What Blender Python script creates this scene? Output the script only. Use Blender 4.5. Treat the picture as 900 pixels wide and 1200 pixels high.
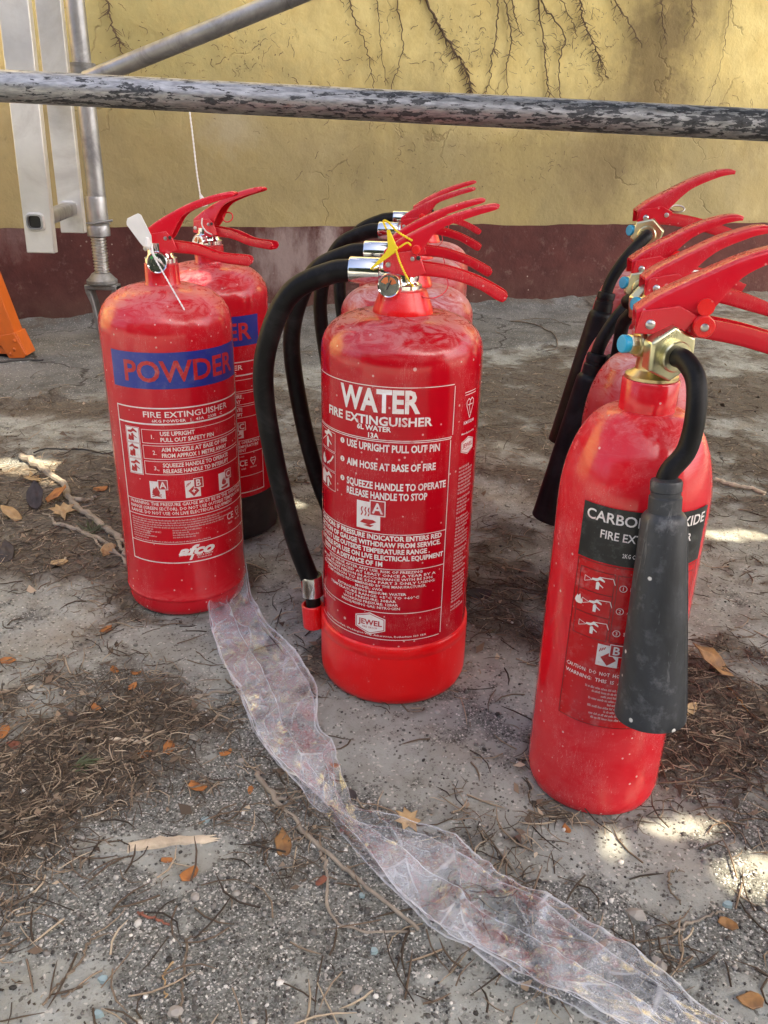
import bpy, bmesh, math, random
import numpy as np
from mathutils import Vector, Matrix
PI = math.pi
R_ = math.radians
random.seed(7)
rng = np.random.default_rng(11)
scene = bpy.context.scene
C = scene.collection
for o in list(bpy.data.objects):
    bpy.data.objects.remove(o)

# ------------------------------------------------------------------ camera
PITCH, ROLL, CAMH = R_(24.0), R_(1.3), 0.56
R0 = Vector((1, 0, 0)); U0 = Vector((0, math.sin(PITCH), math.cos(PITCH)))
FW = Vector((0, math.cos(PITCH), -math.sin(PITCH)))
RV = R0 * math.cos(ROLL) + U0 * math.sin(ROLL)
UV = U0 * math.cos(ROLL) - R0 * math.sin(ROLL)
cd = bpy.data.cameras.new('camera')
cd.sensor_fit = 'VERTICAL'; cd.sensor_height = 24.0; cd.lens = 24.0 * 975 / 1200
cd.clip_start = 0.02; cd.clip_end = 400
cam = bpy.data.objects.new('camera', cd); C.objects.link(cam)
M = Matrix.Identity(4)
for i in range(3):
    M[i][0] = RV[i]; M[i][1] = UV[i]; M[i][2] = -FW[i]
M[0][3], M[1][3], M[2][3] = 0, 0, CAMH
cam.matrix_world = M
scene.camera = cam
scene.render.resolution_x, scene.render.resolution_y = 768, 1024

# ------------------------------------------------------------------ sky, sun, exposure
SUN_EL, SUN_AZ = R_(47), R_(128)          # azimuth clockwise from +Y (north): behind the camera, to the right
SUNV = Vector((math.sin(SUN_AZ) * math.cos(SUN_EL), math.cos(SUN_AZ) * math.cos(SUN_EL), math.sin(SUN_EL)))
w = bpy.data.worlds.new('World'); scene.world = w; w.use_nodes = True
nt = w.node_tree
sky = nt.nodes.new('ShaderNodeTexSky'); sky.sky_type = 'NISHITA'; sky.sun_disc = False
sky.sun_elevation = SUN_EL; sky.sun_rotation = SUN_AZ
sky.air_density = 0.45; sky.dust_density = 6.0; sky.ozone_density = 0.0
nt.links.new(sky.outputs[0], nt.nodes['Background'].inputs[0])
nt.nodes['Background'].inputs[1].default_value = 0.15
sl = bpy.data.lights.new('sun', 'SUN'); sl.energy = 4.0; sl.angle = R_(0.22); sl.color = (1, .85, .62)
so = bpy.data.objects.new('sun', sl); C.objects.link(so)
so.rotation_euler = SUNV.to_track_quat('Z', 'Y').to_euler(); so.location = SUNV * 20
vs = scene.view_settings
vs.view_transform = 'Standard'; vs.look = 'None'; vs.gamma = 1.0; vs.use_curve_mapping = False
vs.exposure = 2.2

# ------------------------------------------------------------------ helpers
def tag(o, label=None, cat=None, group=None, kind=None):
    if label: o['label'] = label
    if cat: o['category'] = cat
    if group: o['group'] = group
    if kind: o['kind'] = kind
    return o

def empty(name, loc=(0, 0, 0), rz=0.0):
    o = bpy.data.objects.new(name, None); C.objects.link(o)
    o.location = loc; o.rotation_euler = (0, 0, rz); o.empty_display_size = .05
    return o

class MB:
    """collects shapes; build() links them as one mesh object"""
    def __init__(s): s.v = []; s.f = []
    def add(s, vs, fs):
        n = len(s.v); s.v += [tuple(p) for p in vs]; s.f += [tuple(i + n for i in f) for f in fs]; return s
    def lathe(s, prof, seg=48, axis=None, origin=(0, 0, 0)):
        # prof: (r, h) along axis (default +Z)
        q = Vector((0, 0, 1)).rotation_difference(Vector(axis)) if axis is not None else None
        vs, fs = [], []
        for r, h in prof:
            for k in range(seg):
                a = 2 * PI * k / seg
                p = Vector((r * math.cos(a), r * math.sin(a), h))
                if q: p = q @ p
                vs.append(p + Vector(origin))
        n = len(prof)
        for i in range(n - 1):
            for k in range(seg):
                k2 = (k + 1) % seg
                fs.append((i * seg + k, i * seg + k2, (i + 1) * seg + k2, (i + 1) * seg + k))
        fs.append(tuple(reversed(range(seg)))); fs.append(tuple(range((n - 1) * seg, n * seg)))
        return s.add(vs, fs)
    def tube(s, path, rad, sides=16, caps=True):
        P = [Vector(p) for p in path]; n = len(P)
        rad = [rad] * n if not hasattr(rad, '__len__') else rad
        T = [(P[min(i + 1, n - 1)] - P[max(i - 1, 0)]).normalized() for i in range(n)]
        up = Vector((0, 0, 1)) if abs(T[0].z) < .9 else Vector((1, 0, 0))
        N = (up - T[0] * up.dot(T[0])).normalized(); vs = []; fs = []
        for i in range(n):
            N = (N - T[i] * N.dot(T[i])).normalized(); B = T[i].cross(N)
            for k in range(sides):
                a = 2 * PI * k / sides
                vs.append(P[i] + (N * math.cos(a) + B * math.sin(a)) * rad[i])
        for i in range(n - 1):
            for k in range(sides):
                k2 = (k + 1) % sides
                fs.append((i * sides + k, i * sides + k2, (i + 1) * sides + k2, (i + 1) * sides + k))
        if caps: fs.append(tuple(reversed(range(sides)))); fs.append(tuple(range((n - 1) * sides, n * sides)))
        return s.add(vs, fs)
    def box(s, lo, hi, mat=None):
        x0, y0, z0 = lo; x1, y1, z1 = hi
        vs = [(x0, y0, z0), (x1, y0, z0), (x1, y1, z0), (x0, y1, z0), (x0, y0, z1), (x1, y0, z1), (x1, y1, z1), (x0, y1, z1)]
        if mat: vs = [mat @ Vector(v) for v in vs]
        return s.add(vs, [(0, 3, 2, 1), (4, 5, 6, 7), (0, 1, 5, 4), (1, 2, 6, 5), (2, 3, 7, 6), (3, 0, 4, 7)])
    def prism(s, pts, a, b, mat=None):
        # outline in XZ extruded along Y from a to b
        n = len(pts)
        vs = [(x, a, z) for x, z in pts] + [(x, b, z) for x, z in pts]
        if mat: vs = [mat @ Vector(v) for v in vs]
        fs = [tuple(range(n)), tuple(reversed(range(n, 2 * n)))]
        for i in range(n):
            j = (i + 1) % n; fs.append((i, i + n, j + n, j))
        return s.add(vs, fs)
    def channel(s, top, bot, w0, w1, t=.002, up=True):
        """U-section swept between a top and a bottom edge in XZ; open below (up=True) or above"""
        n = len(top); vs = []; fs = []
        for i in range(n):
            k = i / (n - 1); w_ = (w0 + (w1 - w0) * k) / 2
            (x1, z1), (x0, z0) = top[i], bot[i]
            if not up: (x1, z1), (x0, z0) = (x0, z0), (x1, z1)
            d = Vector((x1 - x0, z1 - z0)); L = d.length; d.normalize()
            xi, zi = x1 - d.x * t, z1 - d.y * t
            e = min(.003, w_ * .5)
            xe, ze = x1 - d.x * e, z1 - d.y * e
            ring = [(x0, -w_, z0), (xe, -w_, ze), (x1 - d.x * e * .3, -w_ + e * .3, z1 - d.y * e * .3), (x1, -w_ + e, z1), (x1, w_ - e, z1), (x1 - d.x * e * .3, w_ - e * .3, z1 - d.y * e * .3), (xe, w_, ze), (x0, w_, z0),
                    (x0, w_ - t, z0), (xi, w_ - t, zi), (xi, -w_ + t, zi), (x0, -w_ + t, z0)]
            vs += ring
        m = 12
        for i in range(n - 1):
            for k in range(m):
                k2 = (k + 1) % m
                fs.append((i * m + k, i * m + k2, (i + 1) * m + k2, (i + 1) * m + k))
        fs.append(tuple(reversed(range(m)))); fs.append(tuple(range((n - 1) * m, n * m)))
        return s.add(vs, fs)
    def mesh(s, name, smooth=True, ang=35):
        me = bpy.data.meshes.new(name); me.from_pydata(s.v, [], s.f)
        bm = bmesh.new(); bm.from_mesh(me); bmesh.ops.recalc_face_normals(bm, faces=bm.faces); bm.to_mesh(me); bm.free()
        if smooth:
            me.shade_smooth(); me.set_sharp_from_angle(angle=R_(ang))
        return me
    def build(s, name, mat, parent=None, smooth=True, ang=35, bevel=0.0):
        me = s.mesh(name, smooth, ang)
        return link(name, me, mat, parent, bevel)

def link(name, me, mat, parent=None, bevel=0.0):
    o = bpy.data.objects.new(name, me); C.objects.link(o)
    if mat and not me.materials: me.materials.append(mat)
    if parent: o.parent = parent
    if bevel:
        b = o.modifiers.new('bevel', 'BEVEL'); b.width = bevel; b.segments = 2; b.limit_method = 'ANGLE'; b.angle_limit = R_(40)
    return o

def copy_tree(o, parent=None):
    c = o.copy(); C.objects.link(c); c.parent = parent
    for ch in [x for x in o.children]: copy_tree(ch, c)
    return c

def spline(pts, n=8):
    P = [Vector(p) for p in pts]; out = []
    for i in range(len(P) - 1):
        p0 = P[i - 1] if i else P[0] * 2 - P[1]; p1 = P[i]; p2 = P[i + 1]
        p3 = P[i + 2] if i + 2 < len(P) else P[-1] * 2 - P[-2]
        for k in range(n):
            t = k / n
            out.append(.5 * ((2 * p1) + (p2 - p0) * t + (2 * p0 - 5 * p1 + 4 * p2 - p3) * t * t + (3 * p1 - p0 - 3 * p2 + p3) * t ** 3))
    out.append(P[-1]); return out

def spl2(pts, n=6):
    return [(p.x, p.y) for p in spline([(a, b, 0) for a, b in pts], n)]

# pixel of the 900x1200 photo -> point on the ground / on a vertical plane (used to lay things out)
def ray(x, y): return RV * ((x - 450) / 975) + UV * ((600 - y) / 975) + FW
def G(x, y, z=0.0):
    r = ray(x, y); return Vector((0, 0, CAMH)) + r * ((z - CAMH) / r.z)
def onwall(x, y, off=0.0):
    r = ray(x, y); t = (WALL_Y - off) / (r.y - WALL_K * r.x); return Vector((0, 0, CAMH)) + r * t
WALL_Y, WALL_K = 3.0, 0.325

# ------------------------------------------------------------------ noise for geometry
_perm = rng.random((256, 256))
def vnoise(x, y):
    xi = np.floor(x).astype(int); yi = np.floor(y).astype(int); fx = x - xi; fy = y - yi
    fx = fx * fx * (3 - 2 * fx); fy = fy * fy * (3 - 2 * fy)
    a = _perm[xi % 256, yi % 256]; b = _perm[(xi + 1) % 256, yi % 256]; c = _perm[xi % 256, (yi + 1) % 256]; d = _perm[(xi + 1) % 256, (yi + 1) % 256]
    return (a * (1 - fx) + b * fx) * (1 - fy) + (c * (1 - fx) + d * fx) * fy
def fbm(x, y, o=4, g=.5):
    s = 0; a = 1; t = 0
    for k in range(o):
        s = s + a * vnoise(x * 2 ** k + 17.3 * k, y * 2 ** k + 9.1 * k); t += a; a *= g
    return s / t

# ------------------------------------------------------------------ materials
class NT:
    def __init__(s, name):
        s.m = bpy.data.materials.new(name); s.m.use_nodes = True; s.t = s.m.node_tree
        s.bsdf = s.t.nodes['Principled BSDF']; s.out = s.t.nodes['Material Output']
        s.tc = s.t.nodes.new('ShaderNodeTexCoord')
    def n(s, typ, **kw):
        nd = s.t.nodes.new('ShaderNode' + typ)
        for k, v in kw.items(): setattr(nd, k, v)
        return nd
    def l(s, a, b): s.t.links.new(a, b)
    def coord(s, scale=(1, 1, 1), kind='Object', rnd=False):
        mp = s.n('Mapping'); mp.inputs['Scale'].default_value = scale; s.l(s.tc.outputs[kind], mp.inputs[0])
        if rnd:
            oi = s.n('ObjectInfo'); mu = s.n('Math', operation='MULTIPLY'); s.l(oi.outputs['Random'], mu.inputs[0]); mu.inputs[1].default_value = 37
            cb = s.n('CombineXYZ'); s.l(mu.outputs[0], cb.inputs[0]); s.l(mu.outputs[0], cb.inputs[2]); s.l(cb.outputs[0], mp.inputs['Location'])
        return mp.outputs[0]
    def noise(s, scale, detail=4, rough=.55, co=None, dist=0):
        nd = s.n('TexNoise'); nd.inputs['Scale'].default_value = scale; nd.inputs['Detail'].default_value = detail
        nd.inputs['Roughness'].default_value = rough; nd.inputs['Distortion'].default_value = dist
        s.l(co if co is not None else s.tc.outputs['Object'], nd.inputs['Vector']); return nd.outputs['Fac']
    def voro(s, scale, feature='F1', out='Distance', co=None):
        nd = s.n('TexVoronoi', feature=feature); nd.inputs['Scale'].default_value = scale
        s.l(co if co is not None else s.tc.outputs['Object'], nd.inputs['Vector']); return nd.outputs[out]
    def ramp(s, v, a, b, lo=0., hi=1.):
        nd = s.n('MapRange'); nd.clamp = True
        s.l(v, nd.inputs[0]); nd.inputs[1].default_value = a; nd.inputs[2].default_value = b; nd.inputs[3].default_value = lo; nd.inputs[4].default_value = hi
        return nd.outputs[0]
    def math(s, op, a, b=None):
        nd = s.n('Math', operation=op)
        for i, v in enumerate((a, b)):
            if v is None: continue
            if isinstance(v, (int, float)): nd.inputs[i].default_value = v
            else: s.l(v, nd.inputs[i])
        return nd.outputs[0]
    def mix(s, f, a, b):
        nd = s.n('Mix', data_type='RGBA')
        for i, v in ((0, f), (6, a), (7, b)):
            if isinstance(v, (int, float)): nd.inputs[i].default_value = v
            elif isinstance(v, tuple): nd.inputs[i].default_value = (*v, 1) if len(v) == 3 else v
            else: s.l(v, nd.inputs[i])
        return nd.outputs[2]
    def set(s, **kw):
        for k, v in kw.items():
            i = s.bsdf.inputs[k.replace('_', ' ')]
            if isinstance(v, (int, float)): i.default_value = v
            elif isinstance(v, tuple): i.default_value = (*v, 1) if len(v) == 3 else v
            else: s.l(v, i)
    def bump(s, h, strength=.3, dist=.002, into=None):
        b = s.n('Bump'); b.inputs['Strength'].default_value = strength; b.inputs['Distance'].default_value = dist
        s.l(h, b.inputs['Height'])
        s.l(b.outputs[0], s.bsdf.inputs['Normal']); return b
    def upness(s):
        g = s.n('NewGeometry'); sp = s.n('SeparateXYZ'); s.l(g.outputs['Normal'], sp.inputs[0]); return sp.outputs[2]

def red_paint(name, col=(.45, .003, .008), dust=.35, topdust=.7, rough=.14, specks=1.0, dustcol=(.62, .42, .42), veil=0.0):
    k = NT(name); co = k.coord(rnd=True)
    n1 = k.noise(14, 6, .65, co, 1.2); n2 = k.noise(90, 5, .7, co); n3 = k.noise(4, 3, .5, co)
    base = k.mix(k.ramp(n3, .35, .7), col, (col[0] * .86, col[1] * .9, col[2] * .95))
    d = k.math('MULTIPLY', k.ramp(n1, .50, .74), k.ramp(n2, .38, .75))
    up = k.ramp(k.upness(), .12, .80)
    sw = k.ramp(k.noise(30, 8, .7, k.coord((1, 1, 2.5), rnd=True), 2.2), .40, .62)          # wiped, swirly dust on top
    dm = k.math('ADD', k.math('MULTIPLY', d, dust), k.math('MULTIPLY', k.math('MULTIPLY', up, k.math('MULTIPLY', sw, k.ramp(n2, .2, .6, .55, 1))), topdust))
    if veil: dm = k.math('ADD', dm, k.math('MULTIPLY', k.ramp(k.noise(7, 6, .7, co, .6), .36, .66), veil))
    dm = k.math('MINIMUM', dm, .92)
    c = k.mix(dm, base, dustcol)
    # dried splash specks of mixed size, and fine scratches
    m_ = None
    for sc_, th, rad in ((75, .94, .13), (190, .93, .2), (38, .97, .08)):
        vd = k.voro(sc_, co=co); vc = k.voro(sc_, out='Color', co=co); sp = k.n('SeparateColor'); k.l(vc, sp.inputs[0])
        q = k.math('MULTIPLY', k.ramp(vd, rad * 1.15, rad * .8), k.ramp(sp.outputs[0], th, th + .01)); m_ = q if m_ is None else k.math('MAXIMUM', m_, q)
    spk = k.math('MULTIPLY', m_, .6 * specks)
    ns = k.noise(30, 2, .4, k.coord((9, 9, .8), rnd=True), 3.5)
    scm = k.math('MULTIPLY', k.math('MULTIPLY', k.ramp(ns, .494, .5), k.ramp(ns, .506, .5)), k.math('MULTIPLY', k.ramp(n1, .48, .6), .6))
    c = k.mix(k.math('MINIMUM', k.math('MAXIMUM', spk, scm), 1.), c, (.72, .60, .57))
    k.set(Base_Color=c, Roughness=k.ramp(dm, 0, .6, rough, .62), Specular_IOR_Level=.38, Coat_Weight=k.ramp(dm, 0, .3, .18, 0.0), Coat_Roughness=.03)
    k.bump(k.noise(260, 3, .5, co), .05, .0006)
    return k.m

def simple(name, col, rough=.5, metal=0., var=.15, scale=40, bump=0., bscale=200, coat=0., dirt=None, dirtamt=0., spec=.5):
    k = NT(name); co = k.coord(rnd=True)
    n = k.noise(scale, 5, .6, co); c2 = tuple(x * (1 - var) for x in col); c1 = tuple(min(1, x * (1 + var)) for x in col)
    c = k.mix(k.ramp(n, .3, .7), c2, c1)
    if dirt:
        dm = k.math('MULTIPLY', k.ramp(k.noise(scale * .6, 7, .7, co, .8), .48, .68), dirtamt); c = k.mix(dm, c, dirt)
        k.set(Roughness=k.ramp(dm, 0, 1, rough, min(1, rough + .35)))
    else:
        k.set(Roughness=k.ramp(n, .3, .7, rough * .85, min(1, rough * 1.15)))
    k.set(Base_Color=c, Metallic=metal, Coat_Weight=coat, Specular_IOR_Level=spec)
    if bump: k.bump(k.noise(bscale, 4, .6, co), bump, .001)
    return k.m

RED = red_paint('red_enamel', (.50, .0025, .012), dust=.14, topdust=.46)
RED_DUSTY = red_paint('red_enamel_dusty', (.50, .004, .010), dust=.40, topdust=1.0, rough=.24, dustcol=(.68, .47, .49), veil=.12)
RED_CLEAN = red_paint('red_enamel_clean', (.66, .004, .015), dust=.26, topdust=.30, specks=1.0, veil=.09, dustcol=(.66, .36, .36))
RED_POWDER = red_paint('red_enamel_powder', (.58, .005, .016), dust=.16, topdust=.5, dustcol=(.62, .34, .34), veil=.04)
RED_LEVER = red_paint('red_lever', (.68, .004, .020), dust=.14, topdust=.18, rough=.22, specks=.6, dustcol=(.76, .42, .42), veil=.04)
RED_PLASTIC = red_paint('red_plastic', (.80, .002, .005), dust=.07, topdust=.2, rough=.3, specks=.4)
BLACK_RUBBER = simple('black_rubber', (.0050, .0050, .0055), .46, var=.3, dirt=(.06, .06, .06), dirtamt=.25, bump=.08, spec=.2)
def horn_mat():
    k = NT('black_horn'); co = k.coord(rnd=True)
    a = k.noise(12, 6, .65, k.coord((1, 1, .35), rnd=True), .8); b = k.noise(70, 5, .7, co)
    c = k.mix(k.ramp(a, .4, .7), (.012, .015, .019), (.050, .056, .066))
    st = k.ramp(k.noise(30, 5, .7, k.coord((2.2, 2.2, .18), rnd=True), .4), .62, .72); c = k.mix(k.math('MULTIPLY', st, .7), c, (.26, .27, .28))
    c = k.mix(k.math('MULTIPLY', k.math('MULTIPLY', k.ramp(b, .52, .7), k.ramp(a, .42, .6)), .55), c, (.25, .26, .275))
    vd = k.voro(95, co=co); vc = k.voro(95, out='Color', co=co); sp = k.n('SeparateColor'); k.l(vc, sp.inputs[0])
    c = k.mix(k.math('MULTIPLY', k.ramp(vd, .20, .15), k.ramp(sp.outputs[0], .85, .86)), c, (.6, .6, .58))
    k.set(Base_Color=c, Roughness=k.ramp(b, .3, .7, .38, .6)); k.bump(b, .12, .001); return k.m
BLACK_HORN = horn_mat()
BLACK_HORN_REAR = simple('black_horn_clean', (.006, .0065, .008), .45, var=.3, scale=25, dirt=(.06, .063, .068), dirtamt=.25, bump=.1, spec=.22)
BLACK_SKIRT = simple('black_skirt', (.015, .014, .014), .5, var=.3, dirt=(.12, .1, .09), dirtamt=.3)
CHROME = simple('chrome', (.78, .79, .80), .13, 1.0, .06, 60)
BRASS = simple('brass', (.56, .46, .26), .34, 1.0, .2, 80, .1)
ZINC = simple('yellow_zinc', (.66, .64, .42), .30, 1.0, .16, 60)
STEEL = simple('steel', (.55, .55, .54), .35, 1.0, .2, 60, .1)
BLUE_CAP = simple('blue_cap', (.02, .36, .62), .35, var=.1)
WHITE_PLASTIC = simple('white_plastic', (.78, .78, .76), .4, var=.06)
YELLOW_PLASTIC = simple('yellow_plastic', (.86, .68, .02), .4, var=.08)
GLASS_DIAL = simple('dial_face', (.50, .48, .44), .2, var=.06, coat=.3)
DIAL_GREEN = simple('dial_green', (.05, .30, .08), .3)
DIAL_RED = simple('dial_orange', (.60, .18, .06), .3)
INK_BLACK = simple('ink_black', (.012, .012, .012), .4)

def print_mat(name, col, wear, wearcol, rough=.35, amt=.8):
    k = NT(name); co = k.coord()
    n = k.noise(110, 6, .7, co); n2 = k.noise(22, 4, .6, co)
    m = k.math('MULTIPLY', k.math('MULTIPLY', k.ramp(n, .5, .66), k.ramp(n2, .42, .66)), wear * 2)
    vd = k.voro(160, co=co); m = k.math('MINIMUM', k.math('MAXIMUM', m, k.math('MULTIPLY', k.ramp(vd, .14, .1), amt * .5)), 1.)
    k.set(Base_Color=k.mix(m, col, wearcol), Roughness=rough, Coat_Weight=.3, Coat_Roughness=.15)
    return k.m
INK_WHITE = print_mat('print_white', (.80, .77, .75), .45, (.62, .30, .30))
INK_BLUE = print_mat('print_blue', (.010, .030, .27), .25, (.10, .11, .28), amt=1.0)
INK_RED = print_mat('print_red', (.44, .012, .016), .3, (.5, .2, .2))
PANEL_BLACK = print_mat('print_black', (.014, .015, .015), .5, (.10, .11, .105), .28, .5)
PANEL_RED = print_mat('print_panel_red', (.52, .006, .010), .3, (.5, .25, .25), .25)
INK_DARKLINE = print_mat('print_dark_line', (.08, .01, .01), .2, (.3, .05, .05))
INK_GREY = print_mat('print_grey', (.60, .42, .42), .6, (.45, .15, .16))

def worn_tube_mat():
    k = NT('worn_black_paint_steel'); co = k.coord((.8, 3.6, 3.6))
    a = k.noise(40, 6, .64, co, .4); b = k.noise(95, 4, .65, k.coord((1, 2.2, 2.2)), .2); lo = k.noise(4, 3, .5, k.coord((1, 2.5, 2.5)))
    f = k.math('ADD', k.math('MULTIPLY', a, .74), k.math('MULTIPLY', b, .26))
    f = k.math('ADD', f, k.math('MULTIPLY', k.math('SUBTRACT', lo, .5), .30))
    m = k.ramp(f, .478, .49)                                   # 1 = bare metal, 0 = black paint left
    paint = k.mix(k.ramp(b, .35, .7), (.018, .021, .025), (.09, .098, .105))
    bare = k.mix(k.ramp(k.noise(60, 5, .6, co), .35, .7), (.24, .25, .257), (.50, .51, .515))
    rust = k.ramp(k.noise(7, 6, .7, k.coord((3, 5, 5))), .63, .72)
    bare = k.mix(k.math('MULTIPLY', rust, .6), bare, (.22, .13, .09))
    k.set(Base_Color=k.mix(m, paint, bare), Metallic=k.ramp(m, 0, 1, 0, .7), Roughness=k.ramp(b, .3, .7, .34, .55))
    k.bump(m, .35, .0007); return k.m
TUBE_WORN = worn_tube_mat()
ALU = simple('aluminium', (.70, .70, .67), .40, .45, .14, 9, .08, 300, dirt=(.36, .33, .28), dirtamt=.45)
GALV = simple('galvanised', (.42, .43, .44), .42, .85, .22, 14, .15, 120, dirt=(.14, .14, .14), dirtamt=.55)
GALV_DARK = simple('jack_steel', (.26, .265, .26), .5, .6, .25, 30, .2, 120, dirt=(.12, .10, .08), dirtamt=.6)
ORANGE = simple('orange_paint', (.55, .115, .010), .42, 0, .12, 12, .1, 160, dirt=(.30, .09, .03), dirtamt=.5)

def wall_mats():
    k = NT('yellow_render'); co = k.tc.outputs['Object']
    big = k.noise(1.6, 5, .6); mid = k.noise(9, 7, .68); fine = k.noise(70, 5, .6)
    c = k.mix(k.ramp(big, .3, .7), (.46, .37, .15), (.39, .315, .145))
    c = k.mix(k.math('MULTIPLY', k.ramp(mid, .44, .66), .75), c, (.40, .31, .135))
    c = k.mix(k.math('MULTIPLY', k.ramp(k.noise(22, 7, .72, None, .5), .5, .68), .55), c, (.30, .235, .11))
    c = k.mix(k.math('MULTIPLY', k.ramp(k.noise(2.4, 4, .55, k.coord((1, 1, 1.6))), .5, .66), .45), c, (.36, .30, .17))
    c = k.mix(k.math('MULTIPLY', k.ramp(k.noise(3.1, 6, .62, k.coord((1, 1, 1.3))), .52, .7), .55), c, (.62, .53, .30))   # thin patches
    sp = k.n('SeparateXYZ'); k.l(co, sp.inputs[0])
    X, Z = sp.outputs[0], sp.outputs[2]
    def blob(cx, cz, rx, rz, soft=.9):
        a = k.math('POWER', k.math('DIVIDE', k.math('SUBTRACT', X, cx), rx), 2.); b = k.math('POWER', k.math('DIVIDE', k.math('SUBTRACT', Z, cz), rz), 2.)
        d = k.math('SQRT', k.math('ADD', a, b)); d = k.math('ADD', d, k.math('MULTIPLY', k.math('SUBTRACT', mid, .5), 1.6))
        return k.ramp(d, 1.15, .25)
    # speckled dirt left by the creeper
    vs_ = k.ramp(k.noise(34, 7, .78, k.coord((1.3, 1, .8)), .6), .60, .68)
    c = k.mix(k.math('MULTIPLY', k.math('MULTIPLY', vs_, k.ramp(k.noise(2.3, 4, .6), .40, .62)), .8), c, (.15, .105, .045))
    # paler yellow towards the top puts brighter light into the colour; grime lower down
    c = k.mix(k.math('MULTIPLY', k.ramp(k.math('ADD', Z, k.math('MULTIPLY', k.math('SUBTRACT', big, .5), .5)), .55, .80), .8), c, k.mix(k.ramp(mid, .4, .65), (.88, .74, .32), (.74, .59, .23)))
    g1 = k.ramp(k.noise(1.35, 9, .66, k.coord((1, 1, .8)), .5), .44, .64); g2_ = k.ramp(k.noise(5.5, 8, .7, k.coord((1, 1, .55)), .6), .46, .66)
    tz = k.ramp(Z, .58, .85, 1., .35); c = k.mix(k.math('MULTIPLY', k.math('MULTIPLY', g1, .62), tz), c, (.27, .24, .14)); c = k.mix(k.math('MULTIPLY', k.math('MULTIPLY', g2_, .55), tz), c, (.24, .195, .10))  # blotches fade out upwards so the painted brightness stays
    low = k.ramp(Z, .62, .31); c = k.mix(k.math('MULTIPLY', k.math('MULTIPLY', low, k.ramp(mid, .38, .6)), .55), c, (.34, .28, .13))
    for cx, cz, rx, rz, amt, colr in BLOBS:
        c = k.mix(k.math('MULTIPLY', blob(cx, cz, rx, rz), amt), c, colr)
    # hair cracks
    cr = k.n('TexVoronoi', feature='DISTANCE_TO_EDGE'); cr.inputs['Scale'].default_value = 2.6
    wv = k.n('VectorMath', operation='ADD'); nz = k.n('TexNoise'); nz.inputs['Scale'].default_value = 5; nz.inputs['Detail'].default_value = 5
    k.l(co, nz.inputs['Vector']); sc = k.n('VectorMath', operation='SCALE'); sc.inputs['Scale'].default_value = .35; k.l(nz.outputs['Color'], sc.inputs[0])
    k.l(co, wv.inputs[0]); k.l(sc.outputs[0], wv.inputs[1]); k.l(wv.outputs[0], cr.inputs['Vector'])
    crm = k.math('MULTIPLY', k.ramp(cr.outputs['Distance'], .010, .003), k.ramp(k.noise(3.7, 3), .5, .6))
    c = k.mix(k.math('MULTIPLY', crm, .32), c, (.16, .11, .06))
    k.set(Base_Color=c, Roughness=.92, Specular_IOR_Level=.2)
    h = k.math('ADD', k.math('MULTIPLY', mid, .7), k.math('MULTIPLY', fine, .3)); h = k.math('SUBTRACT', h, k.math('MULTIPLY', crm, .4))
    k.bump(h, .55, .012)
    y = k.m
    k = NT('burgundy_paint')
    mid = k.noise(9, 7, .68); fine = k.noise(80, 5, .6)
    c = k.mix(k.ramp(mid, .3, .7), (.060, .020, .018), (.11, .036, .030))
    c = k.mix(k.math('MULTIPLY', k.ramp(k.noise(26, 8, .75), .56, .68), .5), c, (.20, .13, .11))
    sp = k.n('SeparateXYZ'); k.l(k.tc.outputs['Object'], sp.inputs[0]); X, Z = sp.outputs[0], sp.outputs[2]
    for cx, cz, rx, rz, amt, colr in DADO_BLOBS:
        a = k.math('POWER', k.math('DIVIDE', k.math('SUBTRACT', X, cx), rx), 2.); b = k.math('POWER', k.math('DIVIDE', k.math('SUBTRACT', Z, cz), rz), 2.)
        d = k.math('ADD', k.math('SQRT', k.math('ADD', a, b)), k.math('MULTIPLY', k.math('SUBTRACT', k.noise(16, 6, .7, k.coord((1.6, 1, .7))), .5), 2.0))
        c = k.mix(k.math('MULTIPLY', k.ramp(d, 1.1, .3), amt), c, colr)
    c = k.mix(k.math('MULTIPLY', k.math('MULTIPLY', k.ramp(Z, .16, .0), k.ramp(mid, .35, .6)), .5), c, (.10, .075, .055))
    vd = k.voro(30); c = k.mix(k.math('MULTIPLY', k.ramp(vd, .1, .06), k.ramp(k.noise(6), .5, .6)), c, (.35, .27, .24))
    k.set(Base_Color=c, Roughness=.8, Specular_IOR_Level=.25)
    k.bump(k.math('ADD', k.math('MULTIPLY', mid, .7), k.math('MULTIPLY', fine, .3)), .5, .01)
    return y, k.m
def wl(px, py):
    p = onwall(px, py); return p.x * math.sqrt(1 + WALL_K ** 2), p.z
_s = wl(770, 60); _s2 = wl(700, 175); _s3 = wl(160, 40); _s4 = wl(330, 150); _s5 = wl(820, 10); _s6 = wl(270, 150)
BLOBS = [(wl(150, 190)[0], wl(150, 190)[1], .75, .40, .5, (.25, .205, .105)), (wl(560, 215)[0], wl(560, 215)[1], .9, .14, .35, (.30, .245, .13)), (_s[0], _s[1], .22, .40, .85, (.145, .105, .055)), (_s2[0], _s2[1] - .05, .15, .22, .55, (.20, .15, .08)), (_s5[0], _s5[1] + .1, .16, .3, .5, (.2, .15, .08)),
         (_s3[0], _s3[1], .40, .24, .6, (.27, .255, .115)), (wl(200, 220)[0], wl(200, 220)[1], .5, .16, .4, (.30, .245, .125)), (_s4[0], _s4[1], .5, .14, .25, (.44, .36, .19)), (_s6[0], _s6[1], .10, .09, .35, (.5, .46, .36))]
_d1 = wl(335, 300); _d2 = wl(385, 290); _d3 = wl(20, 290)
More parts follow.
